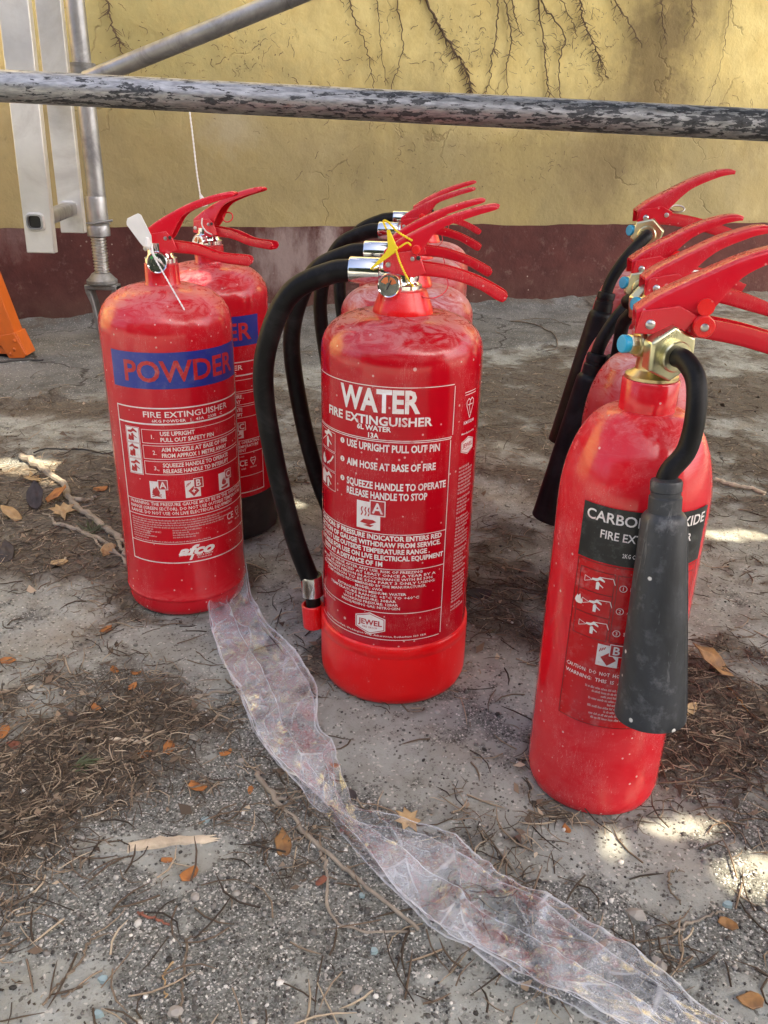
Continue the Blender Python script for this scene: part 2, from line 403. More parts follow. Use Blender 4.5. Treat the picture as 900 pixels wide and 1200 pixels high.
DADO_BLOBS = [(_d1[0], _d1[1], .14, .13, .75, (.34, .27, .25)), (_d2[0], _d2[1], .04, .11, .75, (.42, .35, .33)), (_d3[0], _d3[1] + .05, .12, .08, .3, (.28, .2, .19))]
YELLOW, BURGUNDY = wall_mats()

# ------------------------------------------------------------------ ground
EXT = dict(powder=[(-.262, .986, 0), (-.252, 1.205, 0)],
           water=[(.014, .818, 0), (.022, 1.02, 0), (.035, 1.28, 0), (.056, 1.50, 0)],
           co2=[(.207, .640, 0), (.271, .85, 0), (.295, .99, 0), (.338, 1.15, 0)])
def g2(px, py): p = G(px, py); return p.x, p.y
# leaf-litter patches: centre (pixel), radii in metres, weight
LITTER = [((70, 600), .20, .17, 1.0), ((130, 655), .13, .10, .9), ((20, 640), .22, .12, .8), ((150, 560), .10, .12, .5), ((100, 850), .13, .10, .75), ((40, 920), .14, .09, .8), ((190, 845), .09, .07, .5), ((20, 960), .08, .05, .6),
          ((850, 860), .10, .12, 1.0), ((880, 800), .10, .12, .8), ((880, 680), .12, .14, .6), ((580, 650), .06, .14, .75), ((600, 740), .05, .06, .55), ((350, 760), .05, .09, .7), ((345, 690), .06, .08, .6),
          ((600, 470), .22, .18, .9), ((850, 470), .30, .16, .95), ((870, 540), .10, .12, .6), ((300, 800), .03, .06, .3), ((640, 440), .3, .08, .5), ((880, 600), .12, .06, .5), ((60, 480), .4, .06, .5), ((240, 470), .3, .12, .45)]
GRIT = [((330, 960), .10, .07, .8), ((60, 1080), .16, .07, .9), ((180, 960), .16, .07, .8), ((800, 1100), .10, .05, .9), ((420, 1120), .10, .06, .85), ((700, 1110), .07, .05, .8), ((850, 930), .12, .06, .7), ((210, 1130), .05, .05, .3), ((120, 800), .1, .06, .7), ((260, 870), .06, .08, .8), ((560, 850), .08, .04, .5)]
def field(L, x, y):
    s = np.zeros_like(x)
    for (px, py), rx, ry, wt in L:
        cx, cy = g2(px, py); s += wt * np.exp(-(((x - cx) / rx) ** 2 + ((y - cy) / ry) ** 2))
    return s
def slab_mask(x, y):
    d = (y - (1.90 + .56 * (x + .66) - .10 * np.maximum(x, 0) ** 1.4)) + .16 * (fbm(x * 4, y * 4, 4) - .5)
    far = np.clip((x - .62) * 2.2, 0, 1)                      # towards the right the strip is buried in soil
    return np.clip(d / .05, 0, 1) * (1 - .75 * far)
def soilf(x, y):
    n = fbm(x * 9, y * 9, 5, .6); n2 = fbm(x * 30 + 7, y * 30, 4, .6)
    back = np.clip((y - 1.12 + .2 * (n - .5)) / .25, 0, 1) * (1 - .85 * slab_mask(x, y))
    ring = np.zeros_like(n)  # soil and needles round the bases, also darkening the contact for contrast
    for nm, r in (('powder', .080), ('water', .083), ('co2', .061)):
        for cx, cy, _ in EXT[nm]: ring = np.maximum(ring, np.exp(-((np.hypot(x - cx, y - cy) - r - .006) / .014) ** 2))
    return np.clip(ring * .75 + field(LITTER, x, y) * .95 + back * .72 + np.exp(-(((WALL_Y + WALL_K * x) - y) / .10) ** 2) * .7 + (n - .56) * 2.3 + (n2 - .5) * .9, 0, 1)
def gritf(x, y):
    n = fbm(x * 13 + 40, y * 13 + 5, 5, .62)
    return np.clip(field(GRIT, x, y) * .9 + (n - .52) * 3.2, 0, 1)
def height(x, y):
    h = (fbm(x * 5, y * 5, 3) - .5) * .010 + (fbm(x * 26, y * 26, 4, .6) - .5) * .006 + (fbm(x * 110, y * 110, 3, .6) - .5) * .0032
    h = h + soilf(x, y) * .004 + slab_mask(x, y) * .010
    wallp = np.clip(((WALL_Y + WALL_K * x) - y) / .12, 0, 1); h = h + (1 - wallp) ** 1.3 * .055 * fbm(x * 7, y * 7, 4)
    k = np.zeros_like(h)
    for L in EXT.values():
        for cx, cy, _ in L: k = np.maximum(k, np.exp(-(((x - cx) ** 2 + (y - cy) ** 2) / .012) ** 2))
    h = h * (1 - k) - .0008 * k
    # flat under the scaffold jack and the ladder foot
    return h
def axis_pts(lo, hi, step, far, n=14):
    core = np.arange(lo, hi, step); q = np.geomspace(step * 2, far, n)
    return np.concatenate([lo - q[::-1], core, core[-1] + q])
gx = axis_pts(-1.35, 1.65, .0065, 70); gy = np.concatenate([.30 - np.geomspace(.013, 70, 14)[::-1], np.arange(.30, 1.45, .0055), np.arange(1.45, 3.65, .009), 3.65 + np.geomspace(.018, 70, 12)])
GXX, GYY = np.meshgrid(gx, gy)
def ground_mesh():
    x, y = GXX.ravel(), GYY.ravel()
    near = np.clip(1 - (np.hypot(x - .1, y - 1.6) - 2.2) / 1.5, 0, 1)
    z = height(x, y) * near - .003 * (1 - near)
    me = bpy.data.meshes.new('ground'); nx, ny = len(gx), len(gy)
    idx = np.arange(nx * ny).reshape(ny, nx)
    q = np.stack([idx[:-1, :-1], idx[:-1, 1:], idx[1:, 1:], idx[1:, :-1]], -1).reshape(-1, 4)
    me.vertices.add(nx * ny); me.vertices.foreach_set('co', np.stack([x, y, z], -1).ravel())
    me.loops.add(q.size); me.loops.foreach_set('vertex_index', q.ravel())
    me.polygons.add(len(q)); me.polygons.foreach_set('loop_start', np.arange(0, q.size, 4)); me.polygons.foreach_set('loop_total', np.full(len(q), 4))
    me.update(calc_edges=True); me.shade_smooth()
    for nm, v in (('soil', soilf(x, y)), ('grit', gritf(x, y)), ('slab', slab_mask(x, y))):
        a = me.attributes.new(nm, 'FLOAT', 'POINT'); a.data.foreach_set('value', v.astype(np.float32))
    return me
def ground_mat():
    k = NT('dusty_concrete_and_soil')
    def att(n):
        a = k.n('Attribute', attribute_name=n); return a.outputs['Fac']
    soil, grit, slab = att('soil'), att('grit'), att('slab')
    n1 = k.noise(7, 6, .62); n2 = k.noise(45, 6, .7); n3 = k.noise(220, 4, .7); n4 = k.noise(700, 2, .6)
    c = k.mix(k.ramp(n1, .32, .68), (.248, .258, .232), (.362, .382, .360))
    c = k.mix(k.math('MULTIPLY', k.ramp(n2, .45, .7), .6), c, (.175, .170, .146))
    c = k.mix(k.math('MULTIPLY', k.ramp(k.noise(4.2, 5, .6, k.coord((1, 1, 1))), .55, .72), .5), c, (.27, .22, .165))   # rusty tan stains
    c = k.mix(k.ramp(slab, .2, .9, 0, .75), c, k.mix(k.ramp(n1, .35, .65), (.06, .06, .058), (.145, .143, .137)))
    # grit: salt-and-pepper grains
    vc = k.voro(760, out='Color'); sep = k.n('SeparateColor'); k.l(vc, sep.inputs[0])
    g = k.ramp(sep.outputs[0], 0, 1)
    gc = k.mix(k.ramp(g, .15, .75), (.047, .049, .046), (.212, .222, .208)); gc = k.mix(k.ramp(g, .90, .93), gc, (.62, .61, .58))
    gm = k.ramp(k.math('ADD', grit, k.math('MULTIPLY', k.math('SUBTRACT', n2, .5), 1.3)), .32, .56)
    c = k.mix(k.math('MULTIPLY', gm, .72), c, gc)
    spk = k.math('MULTIPLY', k.ramp(sep.outputs[1], .93, .95), k.ramp(n2, .4, .6)); c = k.mix(k.math('MULTIPLY', spk, .75), c, (.05, .045, .04))
    vb = k.voro(430, out='Color'); sb = k.n('SeparateColor'); k.l(vb, sb.inputs[0])
    c = k.mix(k.math('MULTIPLY', k.ramp(sb.outputs[0], .955, .965), .7), c, (.50, .48, .44))
    c = k.mix(k.math('MULTIPLY', k.ramp(sb.outputs[1], .95, .96), .7), c, (.055, .048, .04))
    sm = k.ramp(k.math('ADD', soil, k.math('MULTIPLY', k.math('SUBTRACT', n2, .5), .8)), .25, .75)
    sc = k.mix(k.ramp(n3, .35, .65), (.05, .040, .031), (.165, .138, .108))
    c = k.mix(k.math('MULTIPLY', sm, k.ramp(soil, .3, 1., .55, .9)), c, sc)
    # cracks on the strip by the wall
    cr = k.n('TexVoronoi', feature='DISTANCE_TO_EDGE'); cr.inputs['Scale'].default_value = 2.1
    nz = k.n('TexNoise'); nz.inputs['Scale'].default_value = 6; nz.inputs['Detail'].default_value = 5; k.l(k.tc.outputs['Object'], nz.inputs['Vector'])
    s_ = k.n('VectorMath', operation='SCALE'); s_.inputs['Scale'].default_value = .3; k.l(nz.outputs['Color'], s_.inputs[0])
    ad = k.n('VectorMath', operation='ADD'); k.l(k.tc.outputs['Object'], ad.inputs[0]); k.l(s_.outputs[0], ad.inputs[1]); k.l(ad.outputs[0], cr.inputs['Vector'])
    crm = k.math('MULTIPLY', k.ramp(cr.outputs['Distance'], .014, .004), slab)
    c = k.mix(k.math('MULTIPLY', crm, .8), c, (.04, .035, .03))
    k.set(Base_Color=c, Roughness=.95, Specular_IOR_Level=.15)
    h = k.math('ADD', k.math('MULTIPLY', n3, .5), k.math('MULTIPLY', n4, .3)); h = k.math('ADD', h, k.math('MULTIPLY', g, k.math('MULTIPLY', gm, .6)))
    h = k.math('SUBTRACT', h, crm)
    k.bump(h, .8, .003)
    return k.m
GROUND = ground_mat()
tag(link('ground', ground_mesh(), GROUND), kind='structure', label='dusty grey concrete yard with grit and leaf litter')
def zg(x, y): return float(height(np.array([x]), np.array([y]))[0])
def GP(px, py, up=0.0):
    p = G(px, py); return Vector((p.x, p.y, zg(p.x, p.y) + up))

# ------------------------------------------------------------------ wall
wang = math.atan(WALL_K); wcs = math.sqrt(1 + WALL_K ** 2)
wall = empty('rendered_wall', (0, WALL_Y, 0), wang)
tag(wall, 'yellow rendered wall with burgundy painted base, stained and cracked', 'wall')
def wall_grid(x0, x1, z0, z1, step, off, amp, ragged=False):
    nx = int((x1 - x0) / step) + 1; nz = int((z1 - z0) / step) + 1
    X, Z = np.meshgrid(np.linspace(x0, x1, nx), np.linspace(z0, z1, nz))
    if ragged:  # hand-painted edge
        Z[-1, :] += (fbm(X[-1] * 9, X[-1] * 0 + 3, 4) - .5) * .012
    Y = off + (fbm(X * 3, Z * 3, 4) - .5) * amp + (fbm(X * 22, Z * 22, 4, .6) - .5) * amp * .3
    v = np.stack([X, Y, Z], -1).reshape(-1, 3).tolist(); idx = np.arange(nx * nz).reshape(nz, nx)
    f = np.stack([idx[:-1, :-1], idx[:-1, 1:], idx[1:, 1:], idx[1:, :-1]], -1).reshape(-1, 4).tolist()
    return v, f
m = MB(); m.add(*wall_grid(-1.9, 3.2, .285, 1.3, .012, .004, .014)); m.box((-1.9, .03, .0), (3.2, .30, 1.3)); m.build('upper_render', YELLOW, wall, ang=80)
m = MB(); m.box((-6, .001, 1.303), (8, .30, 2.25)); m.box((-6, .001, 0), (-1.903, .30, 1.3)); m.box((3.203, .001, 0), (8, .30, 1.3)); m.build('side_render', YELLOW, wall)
m = MB(); m.add(*wall_grid(-1.9, 3.2, -.03, .298, .012, -.008, .009, True)); m.build('painted_base', BURGUNDY, wall, ang=80)
MB().box((-6.02, -.03, 2.25), (8.02, .33, 2.30)).build('coping', simple('coping_stone', (.32, .30, .27), .9, var=.2, scale=12, bump=.3), wall, bevel=.005)

# ------------------------------------------------------------------ dead creeper on the wall
VINE = simple('dead_vine', (.13, .088, .052), .9, var=.4, scale=60)
def vine(label, pts, r0, shoots=6, seed=1, rich=1.0):
    rr = random.Random(seed); m = MB()
    P = spline([onwall(x, y, .005) for x, y in pts], 9)
    out = []
    for i, p in enumerate(P):
        j = .004; out.append(p + Vector((rr.uniform(-j, j), rr.uniform(-.001, .001), rr.uniform(-j, j))))
    n = len(out); m.tube(out, [r0 * (1 - .6 * i / n) * rr.uniform(.8, 1.2) for i in range(n)], 6)
    for _ in range(shoots):
        i = rr.randrange(2, n - 2); L = rr.uniform(.006, .034) * rich; a = rr.choice([-1, 1]) * rr.uniform(.3, 1.2) - PI / 2
        d = Vector((math.cos(a), WALL_K * math.cos(a), math.sin(a))); q = [out[i]]
        for s_ in range(4):
            d2 = Vector((rr.uniform(-.3, .3), 0, rr.uniform(-.3, .3))); dd = (d + d2); q.append(q[-1] + Vector((dd.x, dd.x * WALL_K, dd.z)) * L / 4)
        m.tube(q, [r0 * .45, r0 * .4, r0 * .3, r0 * .25, r0 * .15], 5)
    o = m.build('dead_vine', VINE, None)
    tag(o, label, 'vine', 'dead creeper stems clinging to the wall'); return o
VN = [('thin forked dead stem on the wall, first one right of the diagonal brace', [(404, -60), (409, 0), (417, 24), (430, 60), (438, 99), (441, 140)], .0026, 5),
      ('faint short dead stem on the wall above the water extinguisher hoses', [(440, -50), (442, 0), (445, 36), (450, 84), (452, 100)], .002, 6),
      ('slender dead stem bending left as it comes down to the pipe', [(462, -60), (465, 0), (472, 45), (469, 72), (459, 102), (455, 130)], .0024, 4),
      ('thickest dead stem, slanting down right with bushy rootlets', [(478, -60), (499, 0), (516, 33), (531, 57), (546, 81), (553, 112)], .005, 30),
      ('straight dark dead stem above the water extinguisher lever tips', [(584, -60), (583, 0), (582, 36), (576, 66), (574, 96), (566, 112)], .0032, 8),
      ('thin wavy dead stem that meets the pipe just left of its middle', [(594, -40), (592, 0), (599, 45), (594, 78), (595, 112)], .003, 7),
      ('short dead stem hooking right and ending well above the pipe', [(594, -40), (600, 0), (604, 21), (613, 43)], .003, 4),
      ('straight dark dead stem crossing behind the pipe right of centre', [(630, -40), (633, 15), (639, 66), (643, 111), (646, 140)], .0032, 8),
      ('zigzag dead stem with a sharp elbow, right of centre', [(625, -40), (636, 6), (661, 39), (655, 75), (657, 112), (656, 140)], .0034, 9),
      ('short slanting dead stem between the zigzag stem and the dark stain', [(640, -40), (658, 0), (672, 27), (676, 44)], .0026, 5),
      ('long dead stem with many rootlets at the left edge of the dark stain', [(668, -40), (679, 0), (685, 27), (696, 52), (704, 72), (712, 92)], .0038, 22),
      ('thick short dead stem slanting down right inside the dark stain', [(696, -40), (720, 0), (738, 27), (753, 55)], .004, 7),
      ('Y-shaped dead stem in the middle of the dark stain', [(772, -40), (775, 0), (777, 30), (781, 52)], .003, 9),
      ('short dead stem at the right edge of the dark stain', [(806, -40), (810, 0), (812, 16), (813, 32)], .003, 5),
      ('brown dead stem beside the galvanised scaffold standard', [(118, -40), (125, 0), (131, 28), (138, 45), (143, 62), (150, 90)], .0034, 12),
      ('sparse dotted dead stem near the right edge of the wall', [(862, -30), (858, 0), (852, 30), (846, 70), (835, 105), (820, 130)], .0014, 8)]
for i, (lb, pts, r0, sh) in enumerate(VN): vine(lb, pts, r0 * .9, sh * 3, i + 5)
# rootlet scars too small to count
m = MB(); rr = random.Random(4)
spots = [(430, 60, 40, 60, 70), (545, 60, 40, 50, 120), (650, 50, 60, 60, 130), (700, 60, 30, 50, 90), (770, 60, 60, 60, 60), (170, 60, 60, 40, 60), (290, 60, 40, 30, 60), (480, 180, 120, 40, 70), (840, 110, 50, 50, 40), (250, 90, 100, 40, 50), (330, 100, 40, 50, 40), (640, 200, 140, 40, 60)]
for cx, cy, rx, ry, cnt in spots:
    for _ in range(cnt):
        p = onwall(rr.gauss(cx, rx * .6), rr.gauss(cy, ry * .6), .003); a = rr.uniform(0, PI); L = rr.uniform(.003, .010) if rr.random() < .6 else rr.uniform(.012, .04); q = [p]; n_ = 5
        for s_ in range(n_):
            a += rr.uniform(-.9, .9); q.append(q[-1] + Vector((math.cos(a), WALL_K * math.cos(a), math.sin(a))) * L / n_)
        w_ = rr.uniform(.0005, .0011); m.tube(q, [w_ * rr.uniform(.5, 1.2) for _ in q], 4)
tag(m.build('vine_rootlets', VINE, None), 'scattered dark rootlet scars left by the dead creeper', 'rootlets', kind='stuff')

# ------------------------------------------------------------------ scaffold (rail, brace, standards)
sc = empty('scaffold', (-.83, 2.45, 0)); tag(sc, 'scaffold of round steel tubes with worn black rail, diagonal brace and screw-jack standard', 'scaffold')
def part(mb, name, mat, parent, **k):
    o = mb.build(name, mat, parent, **k)
    q = parent
    while q is not None:
        o.matrix_parent_inverse = Matrix.Translation(-Vector(parent.location)) if q == parent else o.matrix_parent_inverse
        q = None
    return o
ra, rb = Vector((-1.12, 1.5, .6415)), Vector((1.52, 1.5, .5737))
rail = part(MB().tube([ra.lerp(rb, t / 60) for t in range(61)], .0240, 40), 'horizontal_rail', TUBE_WORN, sc)
def clamp(p, name='clamp'):
    m = MB(); m.lathe([(.0242, -.022), (.031, -.022), (.0325, -.018), (.0325, .018), (.031, .022), (.0242, .022)], 24, axis=(1, 0, -.0256), origin=p)
    m.box((p[0] - .02, p[1] + .02, p[2] - .02), (p[0] + .02, p[1] + .055, p[2] + .02)); m.tube([(p[0], p[1] - .02, p[2] + .028), (p[0], p[1] + .05, p[2] + .028)], .006, 8)
    return part(m, name, GALV_DARK, sc, bevel=.002)
clamp((-.668, 1.5, .6298)); clamp((-1.02, 1.5, .6389)); clamp((1.35, 1.5, .578))
for x in (-1.02, 1.35):
    z = zg(x, 1.555) - .003 if x < 1.3 else -.003
    m = MB(); m.tube([(x, 1.57, .02), (x, 1.57, 1.9)], .0242, 24); part(m, 'standard', GALV, sc)
    m = MB(); m.box((x - .07, 1.50, z), (x + .07, 1.64, z + .008)); m.lathe([(.019, .008), (.019, .10)], 20, origin=(x, 1.57, z)); part(m, 'base_plate', GALV_DARK, sc)
# the standard by the wall, with its jack and forked foot
SX, SY = -.826, 2.45
m = MB(); m.lathe([(.0240, .40), (.0242, .42), (.0242, 1.6)], 32, origin=(SX + .012, SY, 0)); part(m, 'standard', GALV, sc)
m = MB(); m.lathe([(.0275, .318), (.0285, .322), (.0285, .40), (.0275, .405)], 32, origin=(SX + .008, SY, 0))
m.lathe([(.0245, .30), (.031, .301), (.0315, .306), (.0315, .325), (.030, .33)], 28, origin=(SX + .006, SY, 0)); part(m, 'sleeve', GALV, sc)
m = MB(); m.box((SX - .03, SY - .036, .335), (SX + .05, SY - .024, .3385)); m.tube([(SX + .005, SY - .04, .336), (SX + .06, SY - .035, .346)], .003, 8); part(m, 'latch_pin', GALV_DARK, sc)
prof = []
z = .19
while z < .31:
    prof += [(.0185, z), (.0215, z + .0025), (.0215, z + .0045), (.0185, z + .007)]; z += .0085
part(MB().lathe(prof, 28, origin=(SX + .003, SY, 0)), 'threaded_jack', STEEL, sc, ang=25)
m = MB(); m.lathe([(.020, .168), (.040, .168), (.043, .172), (.043, .180), (.036, .186), (.026, .198), (.022, .2)], 32, origin=(SX, SY, 0)); part(m, 'jack_nut', GALV_DARK, sc)
m = MB()
zf = zg(SX, SY) - .002
for s in (-1, 1):
    o_ = [(SX + s * .046, .166), (SX + s * .046, .148), (SX + s * .032, .11), (SX + s * .03, .07), (SX + s * .022, .02), (SX + s * .018, zf), (SX + s * .004, zf), (SX + s * .010, .05), (SX + s * .018, .08), (SX + s * .022, .115), (SX + s * .030, .15)]
    m.prism(o_ if s > 0 else o_[::-1], SY - .022, SY + .022)
m.box((SX - .046, SY - .024, .154), (SX + .046, SY + .024, .168)); part(m, 'fork_foot', GALV_DARK, sc, bevel=.003)
m = MB(); m.lathe([(.006, -.02), (.05, -.019), (.055, -.012), (.055, .012), (.05, .019), (.006, .02)], 32, axis=(0, 1, 0), origin=(SX + .035, SY + .055, .055)); part(m, 'castor_wheel', BLACK_RUBBER, sc)
ba, bb = Vector((-.79, 2.40, .688)), Vector((1.25, 1.98, 1.36))
part(MB().tube([ba.lerp(bb, t / 20) for t in range(21)], .0218, 32), 'diagonal_brace', GALV, sc)
dj = ba.lerp(bb, .262); dd = (bb - ba).normalized(); part(MB().tube([dj, dj + dd * .004], .0226, 32), 'brace_joint', GALV_DARK, sc)
part(MB().lathe([(.026, -.03), (.034, -.03), (.034, .03), (.026, .03)], 24, axis=(0, 0, 1), origin=(SX + .012, SY, .70)), 'clamp', GALV_DARK, sc)
part(MB().tube([(1.35, 1.57, 1.34), (1.25, 1.98, 1.36), (1.3, 2.6, 1.37)], .0242, 20), 'ledger', GALV, sc)

# ------------------------------------------------------------------ aluminium ladder held on the scaffold
lad = empty('aluminium_ladder', (-.78, 1.8, .31)); tag(lad, 'bare aluminium ladder with box stiles hanging clear of the ground behind the black rail', 'ladder')
def stile(y, xc, z0, z1, lean):
    m = MB(); w_ = .0290; t = .0100
    n = 10; vs = []; fs = []
    hole = .018
    for a, z in enumerate(np.linspace(z0, z1, n)):
        x = xc + lean * (z - z0)
        vs += [(x - w_, y - t, z), (x + w_, y - t, z), (x + w_, y + t, z), (x - w_, y + t, z)]
    for i in range(n - 1):
        for k in range(4): fs.append((4 * i + k, 4 * i + (k + 1) % 4, 4 * i + 4 + (k + 1) % 4, 4 * i + 4 + k))
    fs += [(3, 2, 1, 0), tuple(range(4 * n - 4, 4 * n))]
    m.add(vs, fs); return m
S1Y, S2Y = 1.8, 2.15
def x_at(px, py, Y):
    r = ray(px, py); return (r * (Y / r.y)).x
s1x, s2x = x_at(50, 297, S1Y), x_at(86.5, 270, S2Y)
l1 = (x_at(17, 0, S1Y) - s1x) / .46; l2 = (x_at(57, 0, S2Y) - s2x) / .46
z1b = (Vector((0, 0, CAMH)) + ray(50, 296) * (S1Y / ray(50, 296).y)).z
part(stile(S1Y, s1x, z1b, 2.4, l1), 'stile', ALU, lad, bevel=.002)
part(stile(S2Y, s2x, z1b + .005, 2.4, l2), 'stile', ALU, lad, bevel=.002)
def rsq(cx, cz, a, b, n=24, p=4):
    out = []
    for k in range(n):
        t = 2 * PI * k / n; c_, s_ = math.cos(t), math.sin(t)
        out.append((cx + a * math.copysign(abs(c_) ** (2 / p), c_), cz + b * math.copysign(abs(s_) ** (2 / p), s_)))
    return out
for zr in (z1b + .062, z1b + .307, z1b + .552, z1b + .797):
    x1, x2 = s1x - .003 + l1 * (zr - z1b), s2x - .003 + l2 * (zr - z1b)
    m = MB(); A = rsq(0, 0, .0165, .0150); B = rsq(0, 0, .0135, .0120); n = 24; vs = []; fs = []
    st = [(S1Y - .0185, x1), (S2Y + .0155, x2)]
    for Y, x in st:
        vs += [(x + a, Y, zr + b) for a, b in A] + [(x + a, Y, zr + b) for a, b in B]
    for k in range(n):
        k2 = (k + 1) % n
        fs += [(k, k2, 2 * n + k2, 2 * n + k), (n + k2, n + k, 3 * n + k, 3 * n + k2), (k2, k, n + k, n + k2), (2 * n + k, 2 * n + k2, 3 * n + k2, 3 * n + k)]
    m.add(vs, fs); rg = part(m, 'rung', GALV, lad)
    m = MB(); pl = rsq(x1, zr, .0134, .0119); m.prism(pl, S1Y - .0112, S1Y - .0104); part(m, 'rung_shade_plate', INK_BLACK, lad)  # black plate painted in for the shade inside the hollow rung
    for Y, x in ((S1Y - .0102, x1), (S2Y - .0102, x2)):
        m = MB(); O = rsq(x, zr, .0195, .018); vs = []; fs = []; I = rsq(x, zr, .0164, .0149)
        vs = [(a, Y, b) for a, b in O] + [(a, Y - .0055, b) for a, b in I] + [(a, Y - .0045, b) for a, b in rsq(x, zr, .0188, .0173)]
        for k in range(n):
            k2 = (k + 1) % n; fs += [(k, k2, 2 * n + k2, 2 * n + k), (2 * n + k, 2 * n + k2, n + k2, n + k)]
        m.add(vs, fs); part(m, 'rung_collar', ALU, lad)
# hook that carries the ladder on the scaffold standard
m = MB(); zc = .98
m.box((s2x - .02, S2Y + .012, zc - .03), (s2x + .02, SY - .02, zc - .02)); m.lathe([(.026, -.02), (.030, -.02), (.030, .02), (.026, .02)], 20, origin=(SX + .012, SY, zc - .025))
part(m, 'hook', GALV_DARK, lad)

# ------------------------------------------------------------------ orange stepladder at the left edge
OX, OY = -1.022, 2.22
st = empty('orange_stepladder', (OX, OY, 0)); tag(st, 'orange ladder leg with riveted foot bracket standing by the burgundy wall base', 'stepladder')
def rail_m(x0, y0, x1, y1, z1):
    n = 2; m = MB(); wx, wy, t = .040, .026, .004
    # C-section
    sec = [(-wx, -wy), (wx, -wy), (wx, wy), (wx - t, wy), (wx - t, -wy + t), (-wx + t, -wy + t), (-wx + t, wy), (-wx, wy)]
    vs = []
    for x, y, z in ((x0, y0, .02), (x1, y1, z1)): vs += [(x + a, y + b, z) for a, b in sec]
    fs = [tuple(reversed(range(8))), tuple(range(8, 16))] + [(k, (k + 1) % 8, 8 + (k + 1) % 8, 8 + k) for k in range(8)]
    return m.add(vs, fs)
zo = zg(OX, OY) - .001
lean = -.277
part(rail_m(OX + .008, OY, OX + .008 + lean * 1.4, OY + .12, 1.42), 'rail', ORANGE, st, bevel=.0015)
part(rail_m(OX - .46, OY - .1, OX - .46 + lean * 1.2, OY + .02, 1.42), 'rail', ORANGE, st, bevel=.0015)
for i in range(4):
    z = .26 + .28 * i; x = OX + .008 + lean * (z - .02)
    part(MB().box((x - .42, OY - .06 + .085 * i * .28, z), (x - .0, OY + .01 + .085 * i * .28, z + .022)), 'tread', ORANGE, st, bevel=.002)
def foot(x, y):
    m = MB()
    # folded bracket: front plate, side flange, toe
    m.prism([(x - .055, .062), (x + .036, .078), (x + .058, .022), (x + .052, .012), (x + .012, zo), (x - .004, .044), (x - .055, .036)], y - .0335, y - .029)
    m.prism([(x + .030, .078), (x + .040, .078), (x + .060, .018), (x + .050, .016)], y - .029, y + .03)
    f_ = part(m, 'foot_bracket', ORANGE, st, bevel=.0015)
    for a, b in ((x + .030, .035), (x + .018, .022), (x + .034, .058), (x - .03, .05)):
        part(MB().lathe([(.0048, 0), (.0042, .002), (.002, .0032)], 12, axis=(0, -1, 0), origin=(a, y - .0335, b)), 'rivet', ORANGE, st)
    part(MB().box((x - .045, y - .02, zo), (x + .03, y + .02, .03)), 'rubber_foot', BLACK_RUBBER, st, bevel=.003)
foot(OX, OY); foot(OX - .42, OY - .1)

